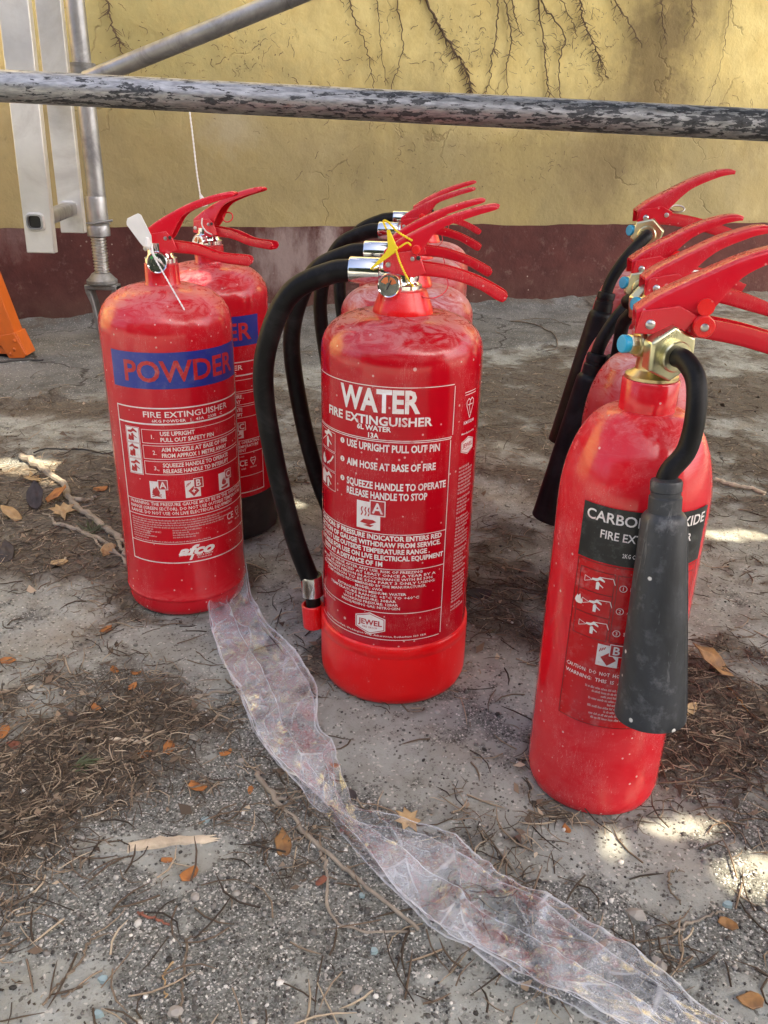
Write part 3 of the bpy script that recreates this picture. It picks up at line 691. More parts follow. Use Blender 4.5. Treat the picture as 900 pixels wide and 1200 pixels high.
# ------------------------------------------------------------------ lettering
_tc = {}
def text_mesh(s, bold=0.0, shear=0.0, res=2):
    key = (s, bold, shear, res)
    if key in _tc: return _tc[key]
    cu = bpy.data.curves.new('t', 'FONT'); cu.body = s; cu.size = 1; cu.offset = bold; cu.shear = shear; cu.resolution_u = res; cu.fill_mode = 'BOTH'
    ob = bpy.data.objects.new('t', cu); C.objects.link(ob)
    dg = bpy.context.evaluated_depsgraph_get(); dg.update()
    me = bpy.data.meshes.new_from_object(ob.evaluated_get(dg))
    v = np.array([p.co[:2] for p in me.vertices]); f = [tuple(p.vertices) for p in me.polygons]
    bpy.data.objects.remove(ob); bpy.data.curves.remove(cu); bpy.data.meshes.remove(me)
    _tc[key] = (v, f); return v, f
CAP = 0.0
def _caph():
    v, f = text_mesh('H'); return v[:, 1].max() - v[:, 1].min()
class Decal:
    """flat print laid out in (u, z) metres and wrapped round a cylinder"""
    def __init__(s, r, a0, lift=.0004): s.r = r; s.a0 = a0; s.lift = lift; s.v = []; s.f = []
    def add(s, v, f):
        n = len(s.v); s.v += [tuple(p) for p in v]; s.f += [tuple(i + n for i in q) for q in f]
    def text(s, t, u, z, h, width=None, bold=.0, align='L', shear=0, res=2):
        v, f = text_mesh(t, bold, shear, res); cap = _caph(); x0, x1 = v[:, 0].min(), v[:, 0].max()
        sc_ = h / cap; sx = sc_ if width is None else width / (x1 - x0)
        W = (x1 - x0) * sx; off = {'L': 0, 'C': -W / 2, 'R': -W}[align]
        s.add(np.stack([(v[:, 0] - x0) * sx + u + off, v[:, 1] * sc_ + z], -1), f); return W
    def rect(s, u0, u1, z0, z1):
        n = max(1, int(abs(u1 - u0) / .003)); us = np.linspace(u0, u1, n + 1)
        s.add([(u, z0) for u in us] + [(u, z1) for u in us], [(i, i + 1, n + 2 + i, n + 1 + i) for i in range(n)])
    def frame(s, u0, u1, z0, z1, t=.0007):
        s.rect(u0, u1, z0, z0 + t); s.rect(u0, u1, z1 - t, z1); s.rect(u0, u0 + t, z0 + t, z1 - t); s.rect(u1 - t, u1, z0 + t, z1 - t)
    def poly(s, pts): s.add(pts, [tuple(range(len(pts)))])
    def disc(s, u, z, r, n=16): s.poly([(u + r * math.cos(2 * PI * k / n), z + r * math.sin(2 * PI * k / n)) for k in range(n)])
    def line(s, pts, t=.0006):
        for (a, b), (c_, d) in zip(pts[:-1], pts[1:]):
            L = math.hypot(c_ - a, d - b) or 1; nx, ny = -(d - b) / L * t / 2, (c_ - a) / L * t / 2
            s.poly([(a + nx, b + ny), (a - nx, b - ny), (c_ - nx, d - ny), (c_ + nx, d + ny)])
    def greek(s, u0, u1, z, h, seed, fill=1.0):
        rr = random.Random(seed); u = u0; end = u0 + (u1 - u0) * fill
        while u < end:
            w_ = rr.uniform(.0014, .0052); e = min(u + w_, end)
            # word as a run of small strokes
            x = u
            while x < e:
                k = rr.uniform(.0003, .0006); hh = h * rr.choice([.7, .7, 1.0]); s.rect(x, min(x + k, e), z, z + hh)
                if rr.random() < .6: s.rect(x, min(x + k * 1.9, e), z + hh - h * .18, z + hh)
                x += k + .00025
            u = e + .0008
    def mesh(s, name, lift=None):
        bm = bmesh.new(); vs = [bm.verts.new((p[0], p[1], 0)) for p in s.v]
        for q in s.f:
            try: bm.faces.new([vs[i] for i in q])
            except ValueError: pass
        xs = [p[0] for p in s.v]; lo, hi = min(xs), max(xs)
        big = [f for f in bm.faces if max(v.co.x for v in f.verts) - min(v.co.x for v in f.verts) > .0045]
        x = math.floor(lo / .004) * .004
        while x < hi and big:
            x += .004
            fs = [f for f in bm.faces if f.is_valid and min(v.co.x for v in f.verts) < x - 1e-6 and max(v.co.x for v in f.verts) > x + 1e-6 and max(v.co.x for v in f.verts) - min(v.co.x for v in f.verts) > .0042]
            if not fs: continue
            geom = set(fs)
            for f in fs: geom.update(f.edges); geom.update(f.verts)
            bmesh.ops.bisect_plane(bm, geom=list(geom), plane_co=(x, 0, 0), plane_no=(1, 0, 0), dist=1e-7)
        R = s.r + (s.lift if lift is None else lift)
        for v in bm.verts:
            a = s.a0 + v.co.x / s.r; z = v.co.y; v.co = Vector((R * math.sin(a), -R * math.cos(a), z))
        bmesh.ops.triangulate(bm, faces=[f for f in bm.faces if len(f.verts) > 4])
        me = bpy.data.meshes.new(name); bm.to_mesh(me); bm.free()
        # face outwards
        c_ = np.zeros(len(me.polygons) * 3); n_ = np.zeros(len(me.polygons) * 3); me.polygons.foreach_get('center', c_); me.polygons.foreach_get('normal', n_)
        c_ = c_.reshape(-1, 3); n_ = n_.reshape(-1, 3); bad = np.where((c_[:, :2] * n_[:, :2]).sum(1) < 0)[0]
        for i in bad: me.polygons[int(i)].flip()
        me.shade_smooth(); return me

def flame(d, u, z, s):
    d.poly([(u + a * s, z + b * s) for a, b in [(0, 0), (.3, .05), (.42, .3), (.3, .62), (.2, .45), (.08, 1.0), (-.12, .7), (-.2, .85), (-.36, .5), (-.42, .25), (-.25, .03)]])
def hand_ext(d, u, z, s, flip=1):
    """a hand on a lever: simplified instruction pictogram"""
    d.poly([(u + flip * a * s, z + b * s) for a, b in [(-.5, .35), (-.1, .42), (.1, .62), (.5, .35), (.5, .22), (.12, .34), (-.1, .18), (-.5, .2)]])
    d.poly([(u + flip * a * s, z + b * s) for a, b in [(-.12, -.5), (.12, -.5), (.14, .05), (.05, .16), (-.05, .16), (-.14, .05)]])
    d.poly([(u + flip * a * s, z + b * s) for a, b in [(.14, .0), (.45, -.2), (.42, -.28), (.14, -.1)]])
def class_icon(dw, dr, u, z, s, letter, kind):
    """white square with red pictogram and a red letter box at its upper right"""
    dw.rect(u, u + s, z, z + s * 1.15)
    if kind == 'A':
        flame(dr, u + s * .40, z + s * .22, s * .62)
        dr.line([(u + .12 * s, z + .12 * s), (u + .75 * s, z + .28 * s)], s * .06); dr.line([(u + .12 * s, z + .28 * s), (u + .75 * s, z + .12 * s)], s * .06)
    elif kind == 'W':
        dr.poly([(u + a * s, z + b * s) for a, b in [(.15, .25), (.55, .2), (.85, .35), (.7, .42), (.3, .4)]]); dr.poly([(u + a * s, z + b * s) for a, b in [(.3, .14), (.6, .1), (.75, .2), (.45, .2)]])
        for k in (.2, .36, .5): dr.line([(u + k * s, z + .55 * s), (u + (k + .06) * s, z + .68 * s), (u + k * s, z + .8 * s), (u + (k + .05) * s, z + .92 * s)], s * .05)
    elif kind == 'B':
        c, q = (u + .55 * s, z + .42 * s), .36 * s; dr.poly([(c[0] - q, c[1] + .05 * s), (c[0] + .02 * s, c[1] + q), (c[0] + q, c[1] - .02 * s), (c[0] - .02 * s, c[1] - q)])
        for k in range(3): dr.line([(u + (.10 + .1 * k) * s, z + (.75 + .07 * k) * s), (u + (.17 + .1 * k) * s, z + (.95 + .05 * k) * s)], s * .05)
    else:
        dr.poly([(u + a * s, z + b * s) for a, b in [(.15, .2), (.75, .3), (.85, .22), (.7, .1), (.25, .08)]]); flame(dr, u + s * .45, z + s * .32, s * .5)
def letterbox(dr, dw2, u, z, s, letter):
    dr.rect(u + s * .58, u + s * 1.18, z + s * .62, z + s * 1.24)
    dw2.frame(u + s * .56, u + s * 1.20, z + s * .60, z + s * 1.26, s * .04); dw2.text(letter, u + s * .88, z + s * .72, s * .42, bold=.02, align='C')

_dc = {}
def decals(kind, build):
    if kind not in _dc: _dc[kind] = build()
    return _dc[kind]

def water_label():
    r, a0 = .0801, R_(-12) ; W1 = Decal(r, a0, .0004); W2 = Decal(r, a0, .0007); RD = Decal(r, a0, .00055); W3 = Decal(r, a0, .0004); GR = Decal(r, a0, .0004)
    W1.text('WATER', .0035, .3272, .0200, .081, .035, 'C'); W1.text('FIRE EXTINGUISHER', 0, .3143, .0080, .113, .028, 'C', res=2)
    W3.text('6L WATER', .0005, .3085, .0046, .034, .03, 'C'); W3.text('13A', .0005, .3015, .0046, None, .03, 'C')
    t = .0007
    for z in (.351, .3005): W3.rect(-.080, .079, z - t, z)
    W3.rect(.0795, .0802, .302, .349); W3.rect(-.080, .078, .2982, .2989); W3.rect(.0775, .0782, .086, .297)
    for z in (.2045, .1665, .1165): W3.rect(-.080, .0776, z - t, z)
    W3.rect(-.080, .076, .0840, .0847)
    for i, (z, s, wd) in enumerate(((.2888, 'USE UPRIGHT PULL OUT PIN', .094), (.2702, 'AIM HOSE AT BASE OF FIRE', .0905), (.2505, 'SQUEEZE HANDLE TO OPERATE', .103), (.2405, 'RELEASE HANDLE TO STOP', .083))):
        W1.text(s, -.0285, z, .0068, wd, .03)
        if i < 3: W1.disc(-.0345, z + .0038, .0028); RD.text(str(i + 1), -.0345, z + .0023, .003, None, .02, 'C')
    class_icon(W1, RD, -.0160, .2075, .0250, 'A', 'W'); letterbox(RD, W2, -.0160, .2075, .0250, 'A')
    for i in range(3):
        z0 = .2765 - i * .0205; W3.frame(-.0775, -.0455, z0, z0 + .0195, .0004)
    hand_ext(W3, -.060, .287, .017); W3.line([(-.075, .282), (-.062, .290)], .0008)
    flame(W3, -.070, .259, .012); W3.line([(-.062, .261), (-.054, .266), (-.049, .272)], .0018); hand_ext(W3, -.06, .2445, .015); W3.poly([(-.076, .238), (-.066, .238), (-.064, .250), (-.072, .254), (-.076, .250)])
    for i, s in enumerate(('CAUTION: IF PRESSURE INDICATOR ENTERS RED', 'SECTION OF GAUGE WITHDRAW FROM SERVICE.', 'DO NOT USE OUTSIDE TEMPERATURE RANGE .', 'SUITABLE FOR USE ON LIVE ELECTRICAL EQUIPMENT')):
        W1.text(s, -.078, .1975 - i * .0072, .0049, (.151, .150, .138, .154)[i], .035)
    W1.text('1000V AT A DISTANCE OF 1M', -.07, .1687, .0049, .082, .035)
    for i, (s, wd) in enumerate((('RECHARGE AFTER ANY USE. RISK OF FREEZING', .110), ('MUST BE SERVICED AT LEAST ONCE A YEAR BY A', .140), ('COMPETENT PERSON IN ACCORDANCE WITH BS 5306', .134), ('EXAMINATION TO BE 5306 PART 3 ONLY USING', .138), ('COMPONENTS RECOMMENDED BY THE MANUFACTURER.', .120),
                            ('MODEL: 6WX', .03), ('EXTINGUISHING MEDIUM: WATER', .078), ('TEMPERATURE RANGE: +5°C TO +60°C', .105), ('TEST PRESSURE: 30BAR', .058), ('WORKING PRESSURE: 12BAR', .062), ('PRESSURISING GAS: NITROGEN', .066))):
        W3.text(s, -.002, .1618 - i * .00415, .0027, wd, .015, 'C', res=1)
    W3.text('JEWEL FIRE GROUP LTD', -.076, .1118, .0016, .03, .01, res=1)
    def hexlogo(u, z, s):
        W1.poly([(u + a * s, z + b * s) for a, b in [(-1, -.42), (0, -.78), (1, -.42), (1, .42), (0, .78), (-1, .42)]])
        RD.line([(u + a * s, z + b * s) for a, b in [(-.92, -.37), (0, -.68), (.92, -.37), (.92, .37), (0, .68), (-.92, .37), (-.92, -.37)]], s * .05)
        RD.text('JEWEL', u, z - s * .12, s * .36, s * 1.6, .03, 'C'); RD.text('FIRE GROUP', u, z - s * .36, s * .13, s * 1.0, .01, 'C', res=1)
    hexlogo(.000, .1015, .0165)
    W3.text('Unit 4 Business Park, Weddington Way, Atherstone, Rotherham S60 1BX', -.002, .0875, .0020, .125, .01, 'C', res=1)
    # certification column
    u = .1045
    W3.rect(u - .010, u + .010, .3395, .3401); W3.rect(u - .010, u + .010, .3370, .3376)
    W3.line([(u, .3135), (u - .0062, .3265), (u - .0062, .3305), (u - .003, .333), (u, .331), (u + .003, .333), (u + .0062, .3305), (u + .0062, .3265), (u, .3135)], .0008); W3.line([(u - .0045, .327), (u + .0045, .327)], .0007); W3.line([(u, .331), (u - .0015, .325), (u + .001, .318)], .0007)
    W3.text('KM 53208', u, .3085, .0030, .019, .02, 'C', res=1); W3.text('Manufactured by', u, .2985, .0018, .024, .01, 'C', res=1)
    hexlogo(u, .286, .0115)
    z = .264; blk = [(8, .0), (5, .002), (9, .002), (7, .002), (9, .002), (2, .002)]; sd = 0
    for n_, gap in blk:
        z -= gap
        for _ in range(n_):
            GR.greek(u - .0125, u + .0125, z, .0024, sd, random.Random(sd).choice([1, 1, .9, .7])); z -= .0038; sd += 1
    return [('title_lettering', W1.mesh('water_title'), INK_WHITE), ('border_lettering', W3.mesh('water_small'), INK_WHITE), ('pictogram', RD.mesh('water_red'), INK_RED), ('class_letter', W2.mesh('water_letter'), INK_WHITE), ('fine_print', GR.mesh('water_fine'), INK_GREY)]

def powder_label():
    r, a0 = .0795, R_(31); B = Decal(r, a0, .0004); RD = Decal(r, a0, .0007); W1 = Decal(r, a0, .0004); W2 = Decal(r, a0, .00075); W3 = Decal(r, a0, .0004); GR = Decal(r, a0, .0004)
    B.rect(-.090, .090, .2975, .3385)
    RD.text('POWDER', .003, .3062, .0225, .146, .022, 'C', res=3)
    t = .0014
    W1.rect(-.0895, .0895, .2745, .2745 + t); W1.rect(-.0895, .0895, .2555, .2555 + .0018); W1.rect(-.0895, -.0895 + t, .0785, .2745); W1.rect(.0895 - t, .0895, .0785, .2745); W1.rect(-.0895, .0895, .0785, .0785 + t)
    for z in (.1602, .1403, .1045): W3.rect(-.0885, .0885, z, z + .0008)
    W1.text('FIRE EXTINGUISHER', .004, .2645, .0066, .110, .012, 'C'); W3.text('6KG POWDER   |   43A   233B   C', .004, .2588, .0032, .09, .015, 'C', res=1)
    for i in range(3):
        z0 = .2332 - i * .0192; W3.frame(-.0555, .081, z0, z0 + .0168, .0006); W3.text('%d.' % (i + 1), -.0435, z0 + .0058, .0048, None, .01)
        a, b = (('USE UPRIGHT', 'PULL OUT SAFETY PIN'), ('AIM NOZZLE AT BASE OF FIRE', 'FROM APPROX 1 METRE AWAY'), ('SQUEEZE HANDLE TO OPERATE', 'RELEASE HANDLE TO INTERUPT'))[i]
        wa, wb = ((.041, .066), (.088, .086), (.088, .088))[i]
        W1.text(a, -.0325, z0 + .0097, .0047, wa, .022); W1.text(b, -.0325, z0 + .0024, .0047, wb, .022)
        W1.rect(-.0775, -.0595, z0 - .0005, z0 + .0172); W3.frame(-.0788, -.0582, z0 - .0016, z0 + .0183, .0005)
        hand_ext(RD, -.0685, z0 + .0085, .0135, 1 if i != 1 else -1)
        RD.poly([(-.0755, z0 + .002), (-.071, z0 + .001), (-.0695, z0 + .006), (-.074, z0 + .009)])
    for u, L, K in ((-.0515, 'A', 'A'), (-.0085, 'B', 'B'), (.0365, 'C', 'C')):
        class_icon(W1, RD, u, .1645, .0190, L, K); letterbox(RD, W2, u, .1645, .0190, L)
        if K == 'B': W2.rect(u + .008, u + .013, .172, .1733); W2.rect(u + .0098, u + .0111, .1702, .1752)
    for i, s in enumerate(('WARNING: THE PRESSURE GAUGE MUST BE IN THE OPERATING', 'RANGE (GREEN SECTOR). DO NOT USE OUTSIDE TEMPERATURE', 'RANGE. DO NOT USE ON LIVE ELECTRICAL EQUIPMENT')):
        W1.text(s, -.0835, .1552 - i * .0058, .0040, (.166, .164, .142)[i], .012, res=1)
    for i in range(9): GR.greek(-.084 + (.0 if i < 5 else .0), .055 if i < 4 else (-.045), .1352 - i * .0031, .0019, 50 + i, [1, .85, 1, .9, .8, 1, .7, .9, .6][i])
    for i in range(4): GR.greek(-.028, .012, .1222 - i * .0031, .0019, 80 + i, [.9, .5, .8, .7][i])
    GR.greek(-.083, .02, .1068, .0017, 99)
    W1.text('CE', .047, .1215, .0085, .0125, .012)
    u = .0695; W1.line([(u, .1205), (u - .0045, .128), (u - .0035, .1322), (u, .1308), (u + .0035, .1322), (u + .0045, .128), (u, .1205)], .0009); W1.line([(u - .003, .1275), (u + .003, .1275)], .0008); W3.text('KM 30523', u, .1165, .0018, .012, .01, 'C', res=1); W3.text('0029', .053, .1155, .0026, None, .01, 'C', res=1)
    W1.text('afco', .0005, .0893, .0118, .047, .045, 'C', .35, res=3)
    W3.text('FIRE & SAFETY', .0105, .0862, .0020, .022, .015, 'C', res=1); W3.text('Products Ltd', .0095, .0832, .0020, .018, .015, 'C', res=1)
    W1.poly([(-.0068, .0898), (-.0035, .0898), (-.0072, .0822), (-.0105, .0822)])
    return [('blue_band', B.mesh('powder_band'), INK_BLUE), ('title_lettering', RD.mesh('powder_red'), INK_RED), ('instruction_lettering', W1.mesh('powder_white'), INK_WHITE), ('border_lettering', W3.mesh('powder_small'), INK_WHITE), ('class_letter', W2.mesh('powder_letter'), INK_WHITE), ('fine_print', GR.mesh('powder_fine'), INK_GREY)]

def co2_label():
    r, a0 = .0611, R_(8); B = Decal(r, a0, .0004); P = Decal(r, a0, .0003); W1 = Decal(r, a0, .0007); W2 = Decal(r, a0, .00095); RD = Decal(r, a0, .0008); D = Decal(r, a0, .0005); GR = Decal(r, a0, .0006)
    B.rect(-.0545, .0545, .2555, .3025); P.rect(-.0540, .0540, .102, .2545)
    W1.text('CARBON DIOXIDE', 0, .2898, .0082, .101, .016, 'C', res=3); W1.text('FIRE EXTINGUISHER', 0, .2765, .0066, .074, .014, 'C'); W1.text('2KG CARBON DIOXIDE', 0, .2632, .0035, .036, .012, 'C', res=1)
    D.frame(-.0535, .0535, .1025, .254, .0005); D.frame(-.050, -.0205, .186, .2475, .0005); D.rect(-.050, -.0205, .2275, .228); D.rect(-.050, -.0205, .207, .2075); D.frame(-.0185, .050, .186, .2475, .0005)
    for i in range(3):
        z = .2375 - i * .0205; hand_ext(W1, -.0335, z - .001, .0105); W1.line([(-.045, z - .002), (-.0385, z + .001), (-.045, z + .003), (-.045, z - .002)], .0004); W1.line([(-.032, z + .005), (-.022, z + .006), (-.020, z + .001)], .0006)
        W1.line([(-.0135 + .0028 * math.cos(t), z - .001 + .0028 * math.sin(t)) for t in np.linspace(0, 2 * PI, 17)], .0005); W1.text(str(i + 1), -.0135, z - .0025, .003, None, .0, 'C'); W1.text(('REMOVE SAFETY PIN', 'AIM HORN AT BASE OF FIRE', 'SQUEEZE LEVER TO OPERATE')[i], -.008, z - .0025, .0032, (.035, .048, .05)[i], .01)
    flame(W1, -.0478, .2135, .009)
    class_icon(W1, RD, -.0265, .163, .0175, 'B', 'B'); letterbox(RD, W2, -.0265, .163, .0175, 'B')
    W1.text('CAUTION:  DO  NOT  HOLD  HORN  WHEN  OPERATING', -.0515, .1535, .0034, .103, .008, res=1); W1.text('WARNING:  THIS  IS  A  PRESSURE  VESSEL', -.0515, .1468, .0034, .088, .008, res=1)
    for i in range(9):
        a = (-.032, -.026, -.018, -.028, -.012, -.028, -.014, -.026, -.024)[i]; GR.greek(a, .045, .1395 - i * .0037, .0022, 200 + i, [1, .9, 1, .8, .9, 1, .7, .9, .6][i])
    GR.text
    return [('name_panel', B.mesh('co2_black'), PANEL_BLACK), ('instruction_panel', P.mesh('co2_panel'), PANEL_RED), ('title_lettering', W1.mesh('co2_white'), INK_WHITE), ('pictogram', RD.mesh('co2_red'), INK_RED), ('class_letter', W2.mesh('co2_letter'), INK_WHITE), ('panel_border', D.mesh('co2_line'), INK_DARKLINE), ('fine_print', GR.mesh('co2_fine'), INK_GREY)]

# ------------------------------------------------------------------ extinguishers
def sh(r, z0, zt, rn, n=10, p=2.2):
    """shoulder profile from (r, z0) to (rn, zt)"""
    out = []
    for k in range(n + 1):
        t = k / n * PI / 2; out.append((rn + (r - rn) * max(0, math.cos(t)) ** (2 / p), z0 + (zt - z0) * math.sin(t) ** (2 / p)))
    return out
def gauge(parent, pos, axis, r=.0118, orange=False):
    ax = Vector(axis).normalized(); p = Vector(pos)
    g = MB().lathe([(.006, -.012), (.006, -.004), (r * .8, -.003), (r, 0), (r, .007), (r * .93, .0082), (r * .85, .0075)], 28, axis=ax, origin=p).build('gauge', CHROME, parent)
    MB().lathe([(r * .84, .0060), (r * .84, .0072)], 28, axis=ax, origin=p).build('dial', GLASS_DIAL, g)
    q = Vector((0, 0, 1)).rotation_difference(ax)
    side = ax.cross(Vector((0, 0, 1))).normalized() * -1; up = side.cross(ax) * -1
    if up.z < 0: up = -up
    def arc(a0, a1, r0, r1, mat, nm):
        vs = []; fs = []; n = 8
        for k in range(n + 1):
            a = R_(a0 + (a1 - a0) * k / n); d = side * math.sin(a) + up * math.cos(a); vs += [p + ax * .0076 + d * r0, p + ax * .0076 + d * r1]
        for k in range(n): fs.append((2 * k, 2 * k + 1, 2 * k + 3, 2 * k + 2))
        MB().add(vs, fs).build(nm, mat, g)
    if orange:
        arc(-70, -8, r * .25, r * .72, DIAL_RED, 'dial_segment'); arc(8, 70, r * .25, r * .72, DIAL_RED, 'dial_segment')
    else:
        arc(-60, 0, r * .5, r * .74, DIAL_GREEN, 'dial_segment'); arc(0, 60, r * .5, r * .74, INK_BLACK, 'dial_segment')
    nd = side * .3 + up * .6; MB().tube([p + ax * .0079 - nd * r * .5, p + ax * .0079 + nd * r * .75], .0006, 6).build('needle', INK_BLACK, g)
    return g
def rivet(parent, x, z, y, r=.0026, mat=STEEL):
    MB().lathe([(r, 0), (r, .0008), (r * .75, .0018), (r * .3, .0022)], 14, axis=(0, -1, 0), origin=(x, -y, z)).build('rivet', mat, parent)
def lever_pair(root, dx=0, dz=0, tipx=.086, tipz=.5045, lox=.099, loz=.4225, w0=.024, w1=.015):
    t = [(-.018, .461), (-.005, .470), (.012, .4795), (.038, .4915), (.064, .500), (tipx - .006, tipz - .0008), (tipx, tipz - .0018)]
    b = [(-.019, .4445), (-.004, .4455), (.012, .454), (.0300, .4785), (.0590, .4910), (tipx - .006, tipz - .0068), (tipx - .0006, tipz - .0046)]
    mv = lambda L: spl2([(x + dx, z + dz) for x, z in L], 6)
    up = MB().channel(mv(t), mv(b), w0, w1).build('squeeze_lever', RED_LEVER, root, ang=50)
    t = [(-.010, .452), (.016, .4505), (.042, .4475), (.070, .4395), (lox - .005, loz + .0060), (lox + .0005, loz + .0015)]
    b = [(-.010, .440), (.014, .4385), (.040, .4370), (.068, .4300), (lox - .007, loz - .0045), (lox - .0015, loz - .0035)]
    lo = MB().channel(mv(t), mv(b), w0 - .005, .016, up=False).build('carry_handle', RED_LEVER, root, ang=50)
    # cheek plate that joins both
    MB().prism([(x + dx, z + dz) for x, z in [(-.018, .4425), (.010, .4375), (.022, .442), (.017, .455), (.010, .462), (-.016, .4575)]], -w0 / 2 - .0022, -w0 / 2 - .0003).build('cheek_plate', RED_LEVER, root, bevel=.0008)
    rivet(root, -.0135 + dx, .4485 + dz, w0 / 2 + .0022); rivet(root, .009 + dx, .4545 + dz, w0 / 2 + .0022, .0022); rivet(root, .0145 + dx, .4555 + dz, w0 / 2 + .0022, .0020, BLACK_SKIRT)
    return up
def wire_loop(parent, c, rx, rz, r=.0007, mat=None, tilt=.3, name='pin_ring'):
    pts = [(c[0] + rx * math.cos(a), c[1] + tilt * rx * math.sin(a), c[2] + rz * math.sin(a)) for a in np.linspace(0, 2 * PI, 25)]
    return MB().tube(pts, r, 6).build(name, mat or STEEL, parent)
def beads(parent, pts, r=.0012, mat=YELLOW_PLASTIC, name='seal_strap'):
    P = spline(pts, 14); return MB().tube(P, [r * (1.0 if i % 2 else .55) for i in range(len(P))], 8).build(name, mat, parent)

def make_water(loc, rz, label, body_mat, seal, first):
    root = empty('water_extinguisher', loc, rz); tag(root, label, 'extinguisher', 'row of water fire extinguishers')
    MB().lathe([(.079, .050), (.080, .056)] + [(.080, z) for z in np.linspace(.08, .362, 8)] + sh(.080, .366, .404, .0275, 12, 2.35) + [(.020, .405)], 112).build('cylinder', body_mat, root)
    MB().lathe([(.066, 0.0), (.074, .0006), (.0795, .004), (.0822, .011), (.0828, .020), (.0826, .060), (.0824, .0630), (.0828, .0636), (.0826, .0740), (.0818, .0752), (.0803, .0755)], 112).build('base_skirt', RED_PLASTIC, root, ang=60)
    MB().lathe([(.024, .402), (.0292, .4025), (.0296, .405), (.0285, .409), (.0225, .4245), (.021, .4255), (.012, .4255)], 56).build('neck_collar', RED_PLASTIC, root)
    MB().lathe([(.0175, .424), (.0175, .4295), (.0150, .4305), (.0135, .433), (.0135, .447)], 32).build('valve', CHROME, root)
    m = MB().box((-.014, -.0095, .432), (.014, .0095, .4455)); m.build('valve_block', CHROME, root, bevel=.002)
    lever_pair(root)
    # hose: crimped ferrule, hose, nozzle in its clip
    MB().lathe([(.0075, .012), (.0090, .0125), (.0090, .0215), (.0100, .022), (.0100, .0225), (.0122, .0232), (.0124, .025), (.0124, .0515), (.0118, .0525)], 36, axis=(-1, 0, .01), origin=(0, 0, .4402)).build('hose_ferrule', CHROME, root)
    path = [(-.050, 0, .4404), (-.0727, .001, .4365), (-.1102, .003, .4175), (-.1335, .004, .3770), (-.1432, .003, .3231), (-.1325, 0, .2394), (-.1130, -.003, .1560), (-.0945, -.004, .103), (-.0935, -.004, .097)]
    MB().tube(spline(path, 10), .0107, 24).build('hose', BLACK_RUBBER, root)
    q = Vector((-.0930, -.004, 0))
    d = (-.06, 0, 1)
    MB().lathe([(.0100, 0), (.0121, .001), (.0121, .024), (.0116, .0255)], 32, axis=d, origin=q + Vector((0, 0, .086))).build('nozzle_ferrule', CHROME, root)
    MB().lathe([(.0085, .0), (.0085, .012), (.0105, .013)], 24, axis=d, origin=q + Vector((.0005, 0, .0735))).build('nozzle', BLACK_RUBBER, root)
    MB().lathe([(.0095, 0), (.0122, .0008), (.0124, .004), (.0124, .028), (.0116, .029), (.0105, .029), (.0105, .02)], 28, axis=d, origin=q + Vector((.001, 0, .046))).build('nozzle_holder', RED_PLASTIC, root)
    gauge(root, (-.010, -.019, .4310), (-.18, -1, .05), .0112, True)
    wire_loop(root, (.026, -.010, .432), .017, .012, .0006, RED_LEVER)
    MB().lathe([(.0035, -.017), (.0040, -.016), (.0042, -.004), (.003, -.003), (.003, .014)], 16, axis=(0, 1, 0), origin=(.012, 0, .4625)).build('safety_pin', RED_PLASTIC, root)
    for nm, me, mt in decals('water', water_label): link(nm, me, mt, root)
    if seal:
        s = MB(); Y = -.019; s.prism([(-.0150, .4795), (-.0125, .4800), (-.0060, .4665), (-.0035, .4640), (-.0075, .4595), (-.0290, .4440), (-.0300, .4452), (-.0165, .4590), (-.0135, .4640)], Y - .002, Y + .0012)
        t_ = s.build('seal_tag', YELLOW_PLASTIC, root, bevel=.0006)
        beads(root, [(-.006, Y - .0025, .463), (-.002, Y - .002, .452), (.004, Y, .440), (.010, -.013, .430), (.014, -.004, .427)])
        beads(root, [(-.0155, Y, .480), (-.0185, Y + .001, .4865), (-.0145, Y + .002, .486), (-.005, Y + .004, .4775), (.008, Y + .008, .470)])
        beads(root, [(-.0035, Y, .4645), (.004, Y - .001, .4690), (.0075, Y + .002, .4665)], .001)
    return root

